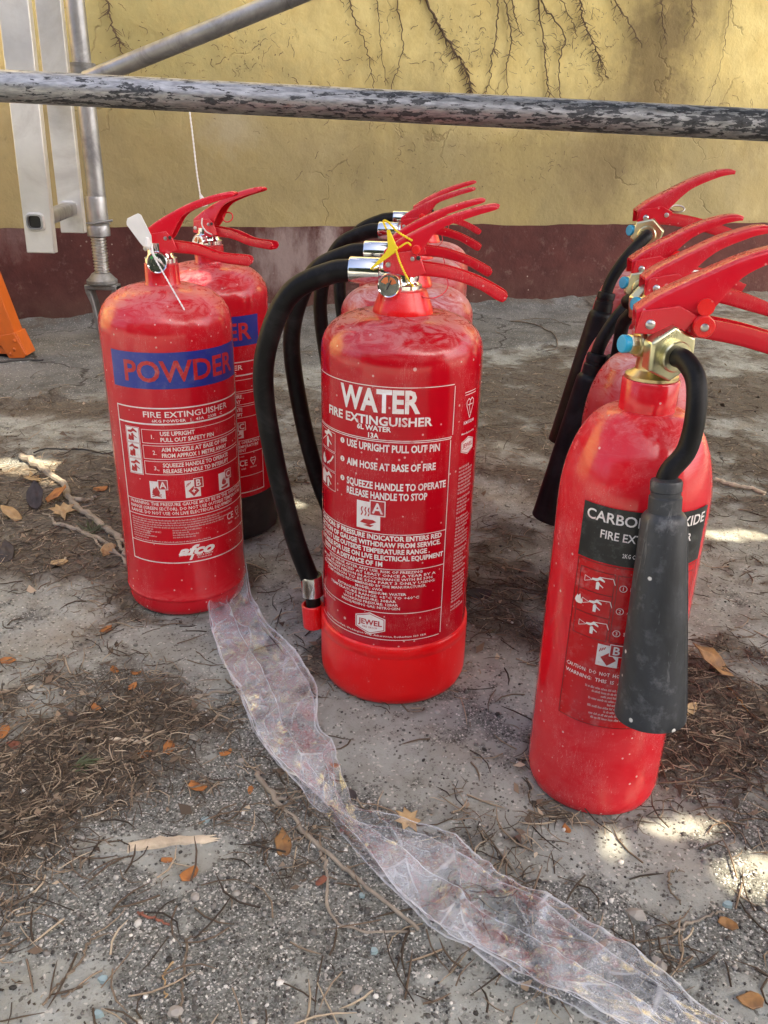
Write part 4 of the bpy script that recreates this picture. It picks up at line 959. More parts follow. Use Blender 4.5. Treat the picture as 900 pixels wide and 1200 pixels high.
def make_powder(loc, rz, label, front):
    root = empty('powder_extinguisher', loc, rz); tag(root, label, 'extinguisher', 'pair of powder fire extinguishers')
    if front:
        body = [(.070, .001), (.0755, .0035), (.0782, .009), (.0788, .014), (.0790, .0225), (.0802, .0238), (.0806, .0255), (.0802, .0272), (.0794, .0285)]
    else:
        body = [(.074, .050), (.0794, .056)]
    body += [(.0794, z) for z in np.linspace(.06, .352, 8)] + sh(.0794, .356, .401, .0215, 12, 2.1) + [(.0205, .404), (.0200, .4235), (.0185, .4250), (.012, .4252)]
    MB().lathe(body, 112).build('cylinder', RED_POWDER, root, ang=40)
    if not front:
        MB().lathe([(.066, .0), (.076, .001), (.0812, .006), (.0818, .014), (.0815, .070), (.0796, .0715)], 96).build('base_skirt', BLACK_SKIRT, root)
    MB().lathe([(.0170, .4248), (.0190, .4252), (.0190, .4300), (.0160, .4310), (.0150, .434), (.0150, .447)], 32).build('valve', CHROME, root)
    lever_pair(root, dx=.004, dz=-.002, tipx=.092, tipz=.5055, lox=.1065, loz=.4315)
    gauge(root, (.004, -.019, .4275), (.12 if front else -.2, -1, .05), .0122, not front)
    if front:
        Y = -.0195
        s = MB(); o_ = [(-.0285, .4690), (-.0270, .4730), (-.0140, .4785), (-.0105, .4770), (-.0005, .4560), (-.0005, .4480), (-.0050, .4440), (-.0115, .4440), (-.0150, .4480), (-.0285, .4660)]
        s.prism(o_, Y - .0035, Y - .0022); s.build('seal_tag', WHITE_PLASTIC, root, bevel=.0004)
        MB().tube([(-.0055, Y - .004, .4540), (-.0050, Y - .004, .4450), (-.0040, Y - .0042, .4420)], [.0022, .0042, .0024], 12).build('seal_lock', WHITE_PLASTIC, root)
        P = [Vector((-.0045, Y - .004, .443)).lerp(Vector((.0470, -.064, .384)), t / 40) for t in range(41)]
        MB().tube(P, [.0011 if i % 2 else .0007 for i in range(41)], 8).build('seal_strap', WHITE_PLASTIC, root)
        MB().tube(spline([(-.001, Y - .003, .447), (.004, Y - .012, .436), (.010, Y - .006, .428)], 6), .0012, 8).build('seal_strap', WHITE_PLASTIC, root)
        rivet(root, -.0115, .4410, .0155)
    else:
        MB().tube([(.010, -.016, .476), (.0085, -.018, .484), (.0060, -.019, .4900)], [.0046, .0034, .0016], 12).build('seal_lock', WHITE_PLASTIC, root)
        P = spline([(.006, -.019, .489), (.0025, -.019, .520), (-.0005, -.018, .555), (-.004, -.017, .590)], 14)
        MB().tube(P, [.0012 if i % 2 else .0008 for i in range(len(P))], 8).build('seal_strap', WHITE_PLASTIC, root)
        beads(root, [(.004, -.0155, .460), (.006, -.0195, .452), (.012, -.0195, .444), (.018, -.013, .439)], .0011, WHITE_PLASTIC)
        wire_loop(root, (.035, 0, .462), .008, .006, .0009, RED_LEVER)
    for nm, me, mt in decals('powder', powder_label):
        o = link(nm, me, mt, root); o.rotation_euler.z = 0 if front else R_(-9)
    return root

def make_co2(loc, rz, label, body_mat, horn, extra=0.0, levers=0):
    """horn: list of local points for the hose, then horn top and bottom points"""
    root = empty('carbon_dioxide_extinguisher', loc, rz); tag(root, label, 'extinguisher', 'row of carbon dioxide fire extinguishers'); e = extra
    prof = [(.050, .0), (.0555, .0012), (.0592, .005), (.0606, .012), (.061, .020)] + [(.061, z) for z in np.linspace(.05, .285 + e, 8)] + [(r_, z + e) for r_, z in sh(.061, .286, .3665, .0222, 16, 2.05)]
    prof += [(.0221, .370 + e), (.0222, .3895 + e), (.0212, .3908 + e), (.012, .391 + e)]
    MB().lathe(prof, 96).build('cylinder', body_mat, root, ang=50)
    V = empty('valve_group'); bpy.data.objects.remove(V)
    b = MB(); b.lathe([(.0195, .3905 + e), (.0205, .3912 + e), (.0205, .3935 + e), (.0170, .3945 + e), (.0135, .398 + e), (.0130, .408 + e), (.0150, .412 + e), (.0150, .424 + e), (.0125, .427 + e), (.0110, .436 + e)], 32)
    b.build('valve', BRASS, root)
    O = Vector((0, 0, .4165 + e))
    d1 = Vector((-.86, -.45, .06)).normalized(); d2 = Vector(horn['nut']).normalized()
    MB().lathe([(.0095, .0), (.0095, .0175), (.0085, .0185), (.0060, .0188)], 24, axis=d1, origin=O).build('relief_port', BRASS, root)
    MB().lathe([(.0058, .018), (.0078, .0185), (.0078, .0245), (.0068, .0255), (.0055, .0256)], 6, axis=d1, origin=O).build('relief_nut', ZINC, root, ang=20)
    MB().lathe([(.0050, .025), (.0064, .0254), (.0068, .0263), (.0068, .0305), (.0061, .0313), (.003, .0315)], 24, axis=d1, origin=O).build('relief_cap', BLUE_CAP, root)
    N0 = O + Vector((0, 0, -.0015))
    MB().lathe([(.011, .004), (.0165, .010), (.0205, .0108), (.0212, .0125), (.0212, .0222), (.0195, .0236), (.0105, .0240)], 6, axis=d2, origin=N0).build('hose_nut', ZINC, root, ang=20, bevel=.0008)
    MB().lathe([(.0115, .023), (.0118, .0242), (.0118, .0285), (.0108, .0295), (.0088, .0296)], 28, axis=d2, origin=N0).build('hose_ferrule', ZINC, root)
    hp = [N0 + d2 * .026, N0 + d2 * .040] + [Vector(p) + Vector((0, 0, e)) for p in horn['hose']]
    MB().tube(spline(hp, 10), .0074, 20).build('hose', BLACK_RUBBER, root)
    ht, hb = Vector(horn['top']) + Vector((0, 0, e)), Vector(horn['bot']) + Vector((0, 0, e)); ax = hb - ht; L = ax.length
    hn = MB().lathe([(.0080, -.024), (.0108, -.0236), (.0114, -.022), (.0114, -.016), (.0108, -.0152), (.0108, -.012), (.0118, -.0112), (.0120, .000), (.0140, .0012), (.0160, .004), (.0165, .008), (.0268, L - .006), (.0274, L - .001), (.0270, L), (.0250, L), (.0244, L - .008), (.016, .02), (.005, .018)], 40, axis=ax, origin=ht).build('discharge_horn', BLACK_HORN if levers == 2 else BLACK_HORN_REAR, root)
    # mould seam on the horn
    an = ax.normalized(); sd = an.cross(Vector((0, 1, 0))).normalized()
    MB().tube([ht + an * .012 + sd * .0168, ht + an * (L - .004) + sd * .0270], .0010, 6).build('mould_seam', BLACK_HORN if levers == 2 else BLACK_HORN_REAR, hn)
    # levers
    t = [(-.0200, .4435), (-.006, .4545), (.020, .4690), (.048, .4835), (.074, .4925), (.088, .4945), (.0955, .4928)]
    bo = [(-.0190, .4275), (.008, .4285), (.030, .4420), (.0505, .4700), (.0745, .4835), (.087, .4862), (.0945, .4880)] if levers == 2 else [(-.0190, .4275), (.004, .4290), (.018, .4440), (.0420, .4685), (.0715, .4830), (.086, .4872), (.0945, .4885)]
    mv = lambda Lp: spl2([(x, z + e) for x, z in Lp], 6)
    MB().channel(mv(t), mv(bo), .030, .021, .0022).build('squeeze_lever', RED_LEVER, root, ang=50)
    t = [(-.010, .4405), (.022, .4400), (.055, .4360), (.085, .4290), (.112, .4200)]
    bo = [(-.010, .4265), (.020, .4255), (.053, .4215), (.082, .4150), (.107, .4090)]
    MB().channel(mv(t), mv(bo), .022, .019, .0022, up=False).build('carry_handle', RED_LEVER, root, ang=50)
    MB().prism([(x, z + e) for x, z in [(-.0195, .4270), (.004, .4275), (.016, .4300), (.024, .4420), (.010, .4490), (-.016, .4440)]], -.0172, -.0152).build('cheek_plate', RED_LEVER, root, bevel=.0008)
    rivet(root, -.0090, .4345 + e, .0172, .0036)
    if levers >= 1:
        MB().lathe([(.0072, 0), (.0078, .001), (.0078, .0095), (.0072, .0105), (.0035, .0106)], 24, axis=(0, -1, 0), origin=(.0285, -.013, .4355 + e)).build('safety_pin_knob', RED_PLASTIC, root)
        rivet(root, .0285, .4355 + e, .0236, .0030)
        MB().prism([(.022 + .0062 * math.cos(a) + .006, .449 + e + .0062 * math.sin(a)) for a in np.linspace(0, 2 * PI, 17)[:-1]], -.0190, -.0160).build('seal_disc', RED_PLASTIC, root)
    else:
        rivet(root, .0165, .4385 + e, .0172, .0030)
        wire_loop(root, (.034, .004, .4450 + e), .009, .004, .0011, STEEL)
    for nm, me, mt in decals('co2', co2_label):
        o = link(nm, me, mt, root); o.location.z = e * .5
    return root

p = EXT['powder']
make_powder(p[0], R_(-6), 'red powder extinguisher with flat white tag seal, standing in front of its twin', True).scale = (.965, .965, 1.008)
make_powder(p[1], R_(-26), 'red powder extinguisher with black base skirt, behind the other powder one', False)
WL = ['front water extinguisher with yellow seal tag and readable white label', 'second water extinguisher, dusty shoulder showing right behind the front one', 'third water extinguisher from the front, frosted with white dust', 'rearmost water extinguisher, only its hose and lever tips showing']
for i, (x, y, z) in enumerate(EXT['water']):
    make_water((x, y, z), R_((-7, -5, -9, 1)[i]), WL[i], RED if i == 0 else RED_DUSTY, i == 0, i == 0).scale = (1, 1, 1.014 if i == 0 else 1)
HORN_F = dict(nut=(.42, -.88, -.05), hose=[(.0240, -.050, .4030), (.0260, -.060, .3800), (.0230, -.066, .3560), (.0125, -.071, .3400), (.0100, -.074, .3260)], top=(.0125, -.0800, .3130), bot=(.0250, -.0980, .1470))
HORN_R = dict(nut=(-.25, -.95, -.05), hose=[(-.020, -.045, .4040), (-.036, -.052, .3850), (-.050, -.056, .3600), (-.056, -.058, .3350)], top=(-.057, -.060, .3220), bot=(-.082, -.066, .1430))
HORN_H = dict(nut=(-.6, .8, -.05), hose=[(-.012, .045, .4040), (-.02, .060, .3850), (-.02, .066, .3600), (-.02, .072, .3350)], top=(-.02, .075, .3220), bot=(-.02, .095, .1430))
CL = ['nearest carbon dioxide extinguisher, black horn hanging in front of its label', 'second carbon dioxide extinguisher, mostly hidden behind the nearest one', 'third carbon dioxide extinguisher, its black horn hanging clear at the left', 'rearmost and tallest carbon dioxide extinguisher, lever standing against the yellow wall']
x, y, z = EXT['co2'][0]; make_co2((x, y, z), R_(-10), CL[0], RED_CLEAN, HORN_F, 0, 2).scale = (1, 1, 1.012)
x, y, z = EXT['co2'][1]; make_co2((x, y, z), R_(-4), CL[1], RED_DUSTY, HORN_H, 0, 0)
x, y, z = EXT['co2'][2]; make_co2((x, y, z), R_(-4), CL[2], RED_DUSTY, HORN_R, 0, 1)
x, y, z = EXT['co2'][3]; make_co2((x, y, z), R_(-4), CL[3], RED_DUSTY, HORN_R, .043, 0)

# ------------------------------------------------------------------ unseen tree added to block the sun (behind the camera, to the right)
HOLES = [((797, 968), 30, 8), ((718, 990), 8, 10), ((900, 1030), 46, 22), ((20, 548), 50, 9), ((75, 565), 20, 5), ((605, 607), 34, 4), ((850, 628), 34, 4), ((345, 588), 20, 5), ((255, 548), 0, 0)]  # leaves are left out here so sun patches reach the ground
def make_added_tree():
    root = empty('added_shade_tree', (4.6, -3.2, -.01)); tag(root, 'unseen broadleaf tree added behind the viewer to shade the yard', 'tree')
    H_ = []
    for (px, py), rx, ry in HOLES:
        if rx: 
            c_ = np.array(g2(px, py)); ex = abs(g2(px + rx, py)[0] - c_[0]); ey = abs(g2(px, py - ry)[1] - g2(px, py + ry)[1]) / 2; H_.append((c_, ex + .008, ey + .008))
    N = 80000
    x = rng.uniform(-2.3, 2.6, N); y = rng.uniform(-.6, 4.6, N)
    nh = N // 3                                     # extra small leaves round the gaps
    k = rng.integers(0, len(H_), nh)
    hc = np.array([h[0] for h in H_]); hr = np.array([[h[1], h[2]] for h in H_])
    x[:nh] = hc[k, 0] + rng.normal(0, 1, nh) * (hr[k, 0] + .12); y[:nh] = hc[k, 1] + rng.normal(0, 1, nh) * (hr[k, 1] + .12)
    d = np.full(N, 9.0)
    for c_, ex, ey in H_:
        q = np.hypot((x - c_[0]) / ex, (y - c_[1]) / ey); d = np.minimum(d, (q - 1) * min(ex, ey) + .0 * q)
    edge = np.hypot((x - .15) / 2.35, (y - 2.0) / 2.5) + (fbm(x * 2 + 30, y * 2, 4) - .5) * .5
    ok = (d > .008) & (edge < 1)
    x, y, d = x[ok], y[ok], d[ok]; n = len(x)
    size = np.clip(d * .95, .016, .085) * rng.uniform(.75, 1.15, n)
    t = 3.9 + (fbm(x * 2.2, y * 2.2, 3) - .5) * 1.4 + rng.uniform(-.25, .25, n)
    c_ = np.stack([x, y, np.zeros(n)], -1) + np.array(SUNV)[None] * t[:, None]
    nr = np.array(SUNV)[None] + rng.normal(0, .55, (n, 3)); nr /= np.linalg.norm(nr, axis=1)[:, None]
    a = np.cross(nr, rng.normal(0, 1, (n, 3))); a /= np.linalg.norm(a, axis=1)[:, None]; b = np.cross(nr, a)
    s1 = size[:, None]; v = np.stack([c_ - a * s1, c_ - b * s1 * .62 + nr * s1 * .12, c_ + a * s1, c_ + b * s1 * .62 + nr * s1 * .12], 1).reshape(-1, 3)
    me = bpy.data.meshes.new('crown'); me.vertices.add(4 * n); me.vertices.foreach_set('co', (v - np.array(root.location)).ravel())
    me.loops.add(4 * n); me.loops.foreach_set('vertex_index', np.arange(4 * n)); me.polygons.add(n); me.polygons.foreach_set('loop_start', np.arange(0, 4 * n, 4)); me.polygons.foreach_set('loop_total', np.full(n, 4)); me.update(calc_edges=True)
    LEAF = simple('added_tree_leaf', (.055, .095, .028), .55, var=.4, scale=3)
    link('crown', me, LEAF, root)
    BARK = simple('bark', (.12, .09, .065), .9, var=.4, scale=14, bump=.6, bscale=30)
    m = MB(); cc = Vector((.2, 1.9, 0)) + SUNV * 4.0; o = root.location
    m.tube([p - o for p in spline([(4.6, -3.2, -.05), (4.55, -3.1, 1.2), (4.3, -2.7, 2.4), (3.7, -1.9, 3.3)], 8)], [.26 - .004 * i for i in range(25)], 16)
    m.build('trunk', BARK, root)
    rr = random.Random(3)
    for i in range(9):
        e_ = cc + Vector((rr.uniform(-1.8, 1.8), rr.uniform(-1.8, 1.8), rr.uniform(-.2, .9))); s = Vector((3.9, -2.1, 3.0)) + Vector((rr.uniform(-.2, .2), 0, rr.uniform(-.2, .2)))
        md = (s + e_) / 2 + Vector((0, 0, .35)); P = [p - o for p in spline([s, md, e_], 8)]
        MB().tube(P, [.07 * (1 - .85 * k / len(P)) for k in range(len(P))], 8).build('limb', BARK, root)
make_added_tree()

def make_added_hedge():  # unseen, added to darken reflections on the extinguishers
    root = empty('added_hedge', (0, -4.2, 0)); tag(root, 'unseen evergreen screen added behind the viewer to darken reflections', 'added_hedge')
    n = 26000; side = rng.random(n); x = rng.uniform(-7.5, 7.5, n); z = rng.uniform(0.02, 2.9, n); y = np.where(side < .7, .42, rng.uniform(-.4, .4, n)) + rng.normal(0, .05, n) + (fbm(x * 1.3, z * 1.3, 4) - .5) * .5
    top = side > .9; z[top] = 2.9 + (fbm(x[top] * 2, x[top] * 0, 3) - .5) * .3
    gap = (np.abs(x - 2.55) < .16) | (np.abs(x + 4.4) < .2); x, y, z = x[~gap], y[~gap], z[~gap]; n = len(x)  # openings shaped to give bright vertical streaks in the reflections
    nr = rng.normal(0, 1, (n, 3)) + np.array([0, .8, .4]); nr /= np.linalg.norm(nr, axis=1)[:, None]; a = np.cross(nr, rng.normal(0, 1, (n, 3))); a /= np.linalg.norm(a, axis=1)[:, None]; b = np.cross(nr, a)
    c_ = np.stack([x, y, z], -1); s1 = rng.uniform(.05, .1, n)[:, None]; v = np.stack([c_ - a * s1, c_ - b * s1 * .6, c_ + a * s1, c_ + b * s1 * .6], 1).reshape(-1, 3)
    me = bpy.data.meshes.new('foliage'); me.vertices.add(4 * n); me.vertices.foreach_set('co', v.ravel()); me.loops.add(4 * n); me.loops.foreach_set('vertex_index', np.arange(4 * n)); me.polygons.add(n); me.polygons.foreach_set('loop_start', np.arange(0, 4 * n, 4)); me.polygons.foreach_set('loop_total', np.full(n, 4)); me.update(calc_edges=True)
    link('foliage', me, simple('added_hedge_leaf', (.040, .065, .024), .6, var=.4, scale=4), root)
    m = MB(); rr = random.Random(8)
    for x_ in np.arange(-7.2, 7.4, .6):
        if abs(x_ - 2.55) > .3 and abs(x_ + 4.4) > .3: m.tube([(x_, 0, -.01), (x_ + rr.uniform(-.1, .1), 0, 1.2), (x_ + rr.uniform(-.2, .2), 0, 2.5)], [.05, .04, .015], 7)
    m.build('stems', TWIG_, root)
    m = MB(); m.box((-7.4, -.22, .01), (-4.65, .22, 2.7)); m.box((-4.15, -.22, .01), (2.34, .22, 2.7)); m.box((2.76, -.22, .01), (7.4, .22, 2.7)); m.build('inner_twigs', simple('added_hedge_inner', (.03, .035, .018), .9), root)
TWIG_ = simple('added_hedge_wood', (.10, .08, .06), .9)
make_added_hedge()

# ------------------------------------------------------------------ clear plastic film strip
def film_mat():
    k = NT('clear_film'); t = k.t
    tr = k.n('BsdfTransparent'); tr.inputs[0].default_value = (.93, .94, .95, 1)
    fr_ = k.n('Fresnel'); fr_.inputs['IOR'].default_value = 1.38
    n1 = k.noise(16, 4, .55, None, .8); n2 = k.noise(150, 6, .75); v2 = k.voro(62)
    dusty = k.math('MULTIPLY', k.ramp(n2, .48, .72), k.ramp(n1, .40, .62))
    at = k.n('Attribute', attribute_name='rim')
    bp = k.n('Bump'); bp.inputs['Strength'].default_value = .4; bp.inputs['Distance'].default_value = .006; k.l(k.math('ADD', k.math('MULTIPLY', v2, .5), n1), bp.inputs['Height'])
    gl = k.n('BsdfGlossy'); gl.inputs['Roughness'].default_value = .10; gl.inputs['Color'].default_value = (.95, .97, 1, 1); k.l(bp.outputs[0], gl.inputs['Normal'])
    a_ = k.n('MixShader'); k.l(k.math('MINIMUM', k.math('MULTIPLY', fr_.outputs[0], .13), .2), a_.inputs[0]); k.l(tr.outputs[0], a_.inputs[1]); k.l(gl.outputs[0], a_.inputs[2])
    k.set(Base_Color=(.74, .78, .84), Roughness=.35); k.l(bp.outputs[0], k.bsdf.inputs['Normal'])
    f = k.math('ADD', k.math('MULTIPLY', dusty, .22), k.math('ADD', k.math('MULTIPLY', at.outputs['Fac'], .45), k.ramp(n1, .40, .60, .03, .20)))
    mx = k.n('MixShader'); k.l(f, mx.inputs[0]); k.l(a_.outputs[0], mx.inputs[1]); k.l(k.bsdf.outputs[0], mx.inputs[2]); k.l(mx.outputs[0], k.out.inputs[0])
    return k.m
FILM = film_mat()
FP = [((262, 697), (291, 686)), ((246, 722), (296, 712)), ((250, 752), (313, 742)), ((258, 780), (338, 768)), ((275, 812), (358, 796)), ((290, 845), (372, 826)), ((303, 872), (374, 858)), ((325, 902), (390, 878)), ((350, 930), (394, 905)), ((378, 958), (402, 938)), ((402, 985), (424, 968)), ((425, 1012), (478, 978)), ((455, 1045), (528, 996)), ((490, 1080), (566, 1018)), ((520, 1108), (590, 1040)), ((560, 1132), (640, 1062)), ((610, 1160), (690, 1100)), ((660, 1185), (740, 1135)), ((715, 1212), (810, 1185)), ((770, 1240), (860, 1225))]
def vor(x, y, cell, seed):
    """cone-shaped cells with sharp ridges between them: how crumpled film creases"""
    r2 = np.random.default_rng(seed); tab = r2.random((64, 64, 3)); gx_, gy_ = np.floor(x / cell).astype(int), np.floor(y / cell).astype(int); best = np.full(x.shape, 9.)
    for a in (-1, 0, 1):
        for b in (-1, 0, 1):
            t_ = tab[(gx_ + a) % 64, (gy_ + b) % 64]; best = np.minimum(best, np.hypot(x / cell - (gx_ + a + t_[..., 0]), y / cell - (gy_ + b + t_[..., 1])) * (.7 + .6 * t_[..., 2]))
    return best
def vor2(x, y, cell, seed):
    r2 = np.random.default_rng(seed); tab = r2.random((64, 64, 3)); gx_, gy_ = np.floor(x / cell).astype(int), np.floor(y / cell).astype(int); D = []
    for a in (-1, 0, 1):
        for b in (-1, 0, 1):
            t_ = tab[(gx_ + a) % 64, (gy_ + b) % 64]; D.append(np.hypot(x / cell - (gx_ + a + t_[..., 0]), y / cell - (gy_ + b + t_[..., 1])) * (.7 + .6 * t_[..., 2]))
    D = np.sort(np.array(D), 0); return D[1] - D[0]
FNS, FNU = 520, 72
def film_sheet(lo, hi, zoff, seed, amp, ns=FNS, nu=FNU):
    Ls = spline([Vector((*g2(*a), 0)) for a, b in FP], 10); Rs = spline([Vector((*g2(*b), 0)) for a, b in FP], 10)
    idx = np.linspace(0, len(Ls) - 1, ns)
    Ln = np.array([p[:] for p in Ls]); Rn = np.array([p[:] for p in Rs]); ar = np.arange(len(Ls))
    L = np.stack([np.interp(idx, ar, Ln[:, i]) for i in range(2)], -1); R = np.stack([np.interp(idx, ar, Rn[:, i]) for i in range(2)], -1)
    u = np.linspace(lo, hi, nu); s = np.arange(ns) / ns
    U, S = np.meshgrid(u, s); P = L[:, None] * (1 - U[..., None]) + R[:, None] * U[..., None]
    jit = (fbm(S * 16 + seed, U * .8 + seed, 3) - .5) * .010; P = P + np.stack([jit, jit * .5], -1)
    x, y = P[..., 0], P[..., 1]
    # coordinates stretched along the strip so creases run mostly lengthwise
    al, ac = S * .95, U * .07; q = ac + .35 * al
    z = .0025 + zoff + amp * (.013 * vor(al * .40, q * .9, .034, int(seed * 10)) + .0030 * vor(al * .8 - q * .3, q, .017, int(seed * 10) + 1) + .0004 * vor(al, q * 1.2, .007, int(seed * 10) + 2) + .007 * fbm(S * 9 + seed, U * 1.4 + seed, 2))
    z = z + np.clip(1 - S / .04, 0, 1) ** 1.5 * .022 * (.5 + .5 * U)
    z = z + np.maximum(height(x.ravel(), y.ravel()).reshape(x.shape), -.001)
    vv = np.stack([x, y, z], -1).reshape(-1, 3).tolist(); ii = np.arange(ns * nu).reshape(ns, nu)
    return vv, np.stack([ii[:-1, :-1], ii[:-1, 1:], ii[1:, 1:], ii[1:, :-1]], -1).reshape(-1, 4).tolist()
fr = empty('plastic_film', GP(420, 985)); tag(fr, 'long crumpled strip of clear plastic film trailing across the concrete', 'plastic film')
for nm, lo, hi, zo_, sd, am in (('top_layer', 0, 1, .003, 1.3, 1.0), ('bottom_layer', .03, .97, .0, 4.7, .5), ('folded_edge', -.015, .42, .007, 7.9, .9)):
    m = MB(); m.add(*film_sheet(lo, hi, zo_, sd, am)); o = part(m, nm, FILM, fr, ang=180)
    u_ = np.tile(np.linspace(0, 1, FNU), FNS); s_ = np.repeat(np.arange(FNS) / FNS, FNU); al_ = s_ * .95; q_ = (lo + (hi - lo) * u_) * .07 + .35 * al_
    cr1 = np.clip(1 - vor2(al_ * .40, q_ * .9, .034, int(sd * 10)) / .05, 0, 1); cr2 = np.clip(1 - vor2(al_ * .8 - q_ * .3, q_, .017, int(sd * 10) + 1) / .07, 0, 1)
    rim_ = np.maximum(np.clip(1 - np.minimum(u_, 1 - u_) / .04, 0, 1), np.maximum(cr1 * .9, cr2 * .5) * np.clip(fbm(s_ * 22 + sd, u_ * 3, 3) * 2.4 - .7, 0, 1))
    at_ = o.data.attributes.new('rim', 'FLOAT', 'POINT'); at_.data.foreach_set('value', rim_.astype(np.float32))

# ------------------------------------------------------------------ litter that can be counted: sticks, twigs, leaves, chips
WOOD_PALE = simple('pale_split_wood', (.60, .52, .40), .8, var=.2, scale=45, bump=.6, bscale=120, dirt=(.22, .17, .12), dirtamt=.6)
TWIG = simple('twig_bark', (.16, .125, .09), .85, var=.35, scale=60, bump=.4)
TWIG_GREY = simple('twig_grey', (.27, .235, .19), .85, var=.3, scale=60, bump=.4)
WIRE = simple('dark_wire', (.03, .028, .026), .5)
def leaf_mat(name, col, dark):
    k = NT(name); n = k.noise(60, 6, .65); c = k.mix(k.ramp(n, .38, .66), col, dark); k.set(Base_Color=c, Roughness=.7); k.bump(k.noise(140, 4), .4, .001); return k.m
LEAF_RUST = leaf_mat('leaf_rust', (.42, .17, .045), (.20, .075, .03))
LEAF_TAN = leaf_mat('leaf_tan', (.46, .33, .17), (.30, .19, .09))
LEAF_BROWN = leaf_mat('leaf_brown', (.32, .17, .06), (.14, .075, .035))
LEAF_DARK = leaf_mat('leaf_dark', (.055, .045, .045), (.025, .02, .02))
LEAF_RED = leaf_mat('leaf_red', (.25, .09, .055), (.14, .06, .045))
GLASS_BLUE = simple('blue_glass_chip', (.26, .36, .38), .15, var=.15, coat=.5)
STONE_PALE = simple('pale_stone', (.30, .285, .26), .85, var=.15, scale=60, bump=.4)
GREEN = simple('green_needles', (.075, .09, .04), .6, var=.3)

def twig(name, label, cat, pts, r0, r1, mat, branches=(), jit=.0015, seed=1, sides=8):
    rr = random.Random(seed); m = MB()
    def run(pts, a, b):
        P = spline([GP(px, py) for px, py in pts], 6); n = len(P); q = []
        for i, p_ in enumerate(P):
            r = a + (b - a) * i / (n - 1); q.append(Vector((p_.x + rr.uniform(-jit, jit), p_.y + rr.uniform(-jit, jit), zg(p_.x, p_.y) + r * .8 + rr.uniform(0, jit))))
        m.tube(q, [(a + (b - a) * i / (n - 1)) * rr.uniform(.85, 1.15) for i in range(n)], sides)
    run(pts, r0, r1)
    for bp in branches: run(bp, r1 * 1.0, r1 * .5)
    return tag(m.build(name, mat), label, cat)
def wood_splinter():
    a, b = GP(150, 996), GP(246, 986); d = (b - a); L = d.length; d.normalize(); nrm = Vector((-d.y, d.x, 0)); m = MB(); n = 14; vs = []; rr = random.Random(2)
    for i in range(n):
        t = i / (n - 1); w_ = .0058 * (1 - .30 * t) * rr.uniform(.80, 1.12); c_ = a + d * L * t + nrm * (.0035 * math.sin(t * 3.2) + rr.uniform(-.0006, .0006)); h = .0035 * rr.uniform(.85, 1.1)
        if i == n - 1: w_ *= .45
        if i == 0: w_ *= .8
        for s, zz in ((-1, 0), (-.9, h), (.2, h * 1.25), (.95, h * .9), (1, 0)): vs.append((c_.x + nrm.x * s * w_, c_.y + nrm.y * s * w_, c_.z + zz - .0004))
    fs = []
    for i in range(n - 1):
        for k in range(5): fs.append((5 * i + k, 5 * i + (k + 1) % 5, 5 * i + 5 + (k + 1) % 5, 5 * i + 5 + k))
    fs += [(4, 3, 2, 1, 0), tuple(range(5 * n - 5, 5 * n))]; m.add(vs, fs)
    for k in range(8):
        s = b + nrm * rr.uniform(-.004, .004) + Vector((0, 0, .002)); m.tube([s - d * .008, s + d * rr.uniform(.002, .009) + nrm * rr.uniform(-.001, .002)], [.0016, .0003], 5)
    tag(m.build('wood_splinter', WOOD_PALE, ang=30), 'pale split wood splinter lying flat on the grit', 'wood')
wood_splinter()
twig('twig', 'forked grey-brown twig running along the plastic film', 'twig', [(300, 908), (322, 938), (345, 962), (362, 985), (395, 1012), (440, 1050), (492, 1090)], .0026, .0016, TWIG_GREY, [[(378, 1000), (383, 1030), (388, 1075), (420, 1092), (488, 1093)], [(322, 938), (345, 936), (362, 930)]], seed=2)
twig('branch', 'thick bent dead branch in the leaf litter left of the powder extinguisher', 'branch', [(28, 540), (50, 556), (74, 574), (84, 592), (98, 606), (122, 622), (148, 640)], .0065, .0045, TWIG_GREY, [[(84, 592), (100, 592), (112, 588)], [(122, 622), (134, 632), (146, 652), (156, 662)]], .003, 4)
twig('branch', 'slim pale branch crossing the litter beside the powder extinguisher base', 'branch', [(66, 622), (92, 626), (120, 640), (136, 652), (156, 668)], .0036, .0022, TWIG_GREY, [[(66, 622), (60, 612), (50, 606)], [(110, 634), (120, 648), (140, 655)]], .002, 5)
twig('twig', 'pale thin twig below the plastic film top, left of it', 'twig', [(198, 832), (222, 822), (248, 813), (272, 811)], .0016, .0011, TWIG_GREY, [[(222, 822), (240, 818), (262, 820)]], seed=6)
twig('twig', 'curved pale twig standing out of the lower left needle litter', 'twig', [(80, 868), (90, 850), (94, 838), (104, 826), (110, 820)], .0012, .0009, TWIG_GREY, seed=7)
twig('twig', 'short whitish twig stub in the needle litter', 'twig', [(130, 870), (148, 872), (168, 874)], .0018, .0015, WOOD_PALE, seed=8)
twig('twig', 'long dark straight twig at the bottom edge', 'twig', [(219, 1105), (216, 1140), (213, 1175), (213, 1205)], .0010, .0007, TWIG, [[(219, 1105), (232, 1100), (244, 1093)]], seed=9)
twig('twig', 'crooked brown twig in the grit at the lower left corner', 'twig', [(104, 1110), (96, 1130), (80, 1146), (66, 1162), (52, 1184)], .0010, .0008, TWIG, [[(104, 1110), (120, 1100), (134, 1098)], [(72, 1174), (88, 1164), (104, 1156)]], seed=10)
twig('twig', 'thin twig lying in the grit right of the plastic film', 'twig', [(788, 1096), (810, 1084), (834, 1074), (846, 1072)], .0011, .0008, TWIG_GREY, seed=11)
twig('twig', 'bent brown needle twig right of the sunlit spots', 'twig', [(784, 1026), (784, 1040), (790, 1052), (798, 1062)], .0010, .0007, TWIG, [[(784, 1026), (790, 1022), (800, 1023)]], seed=12)
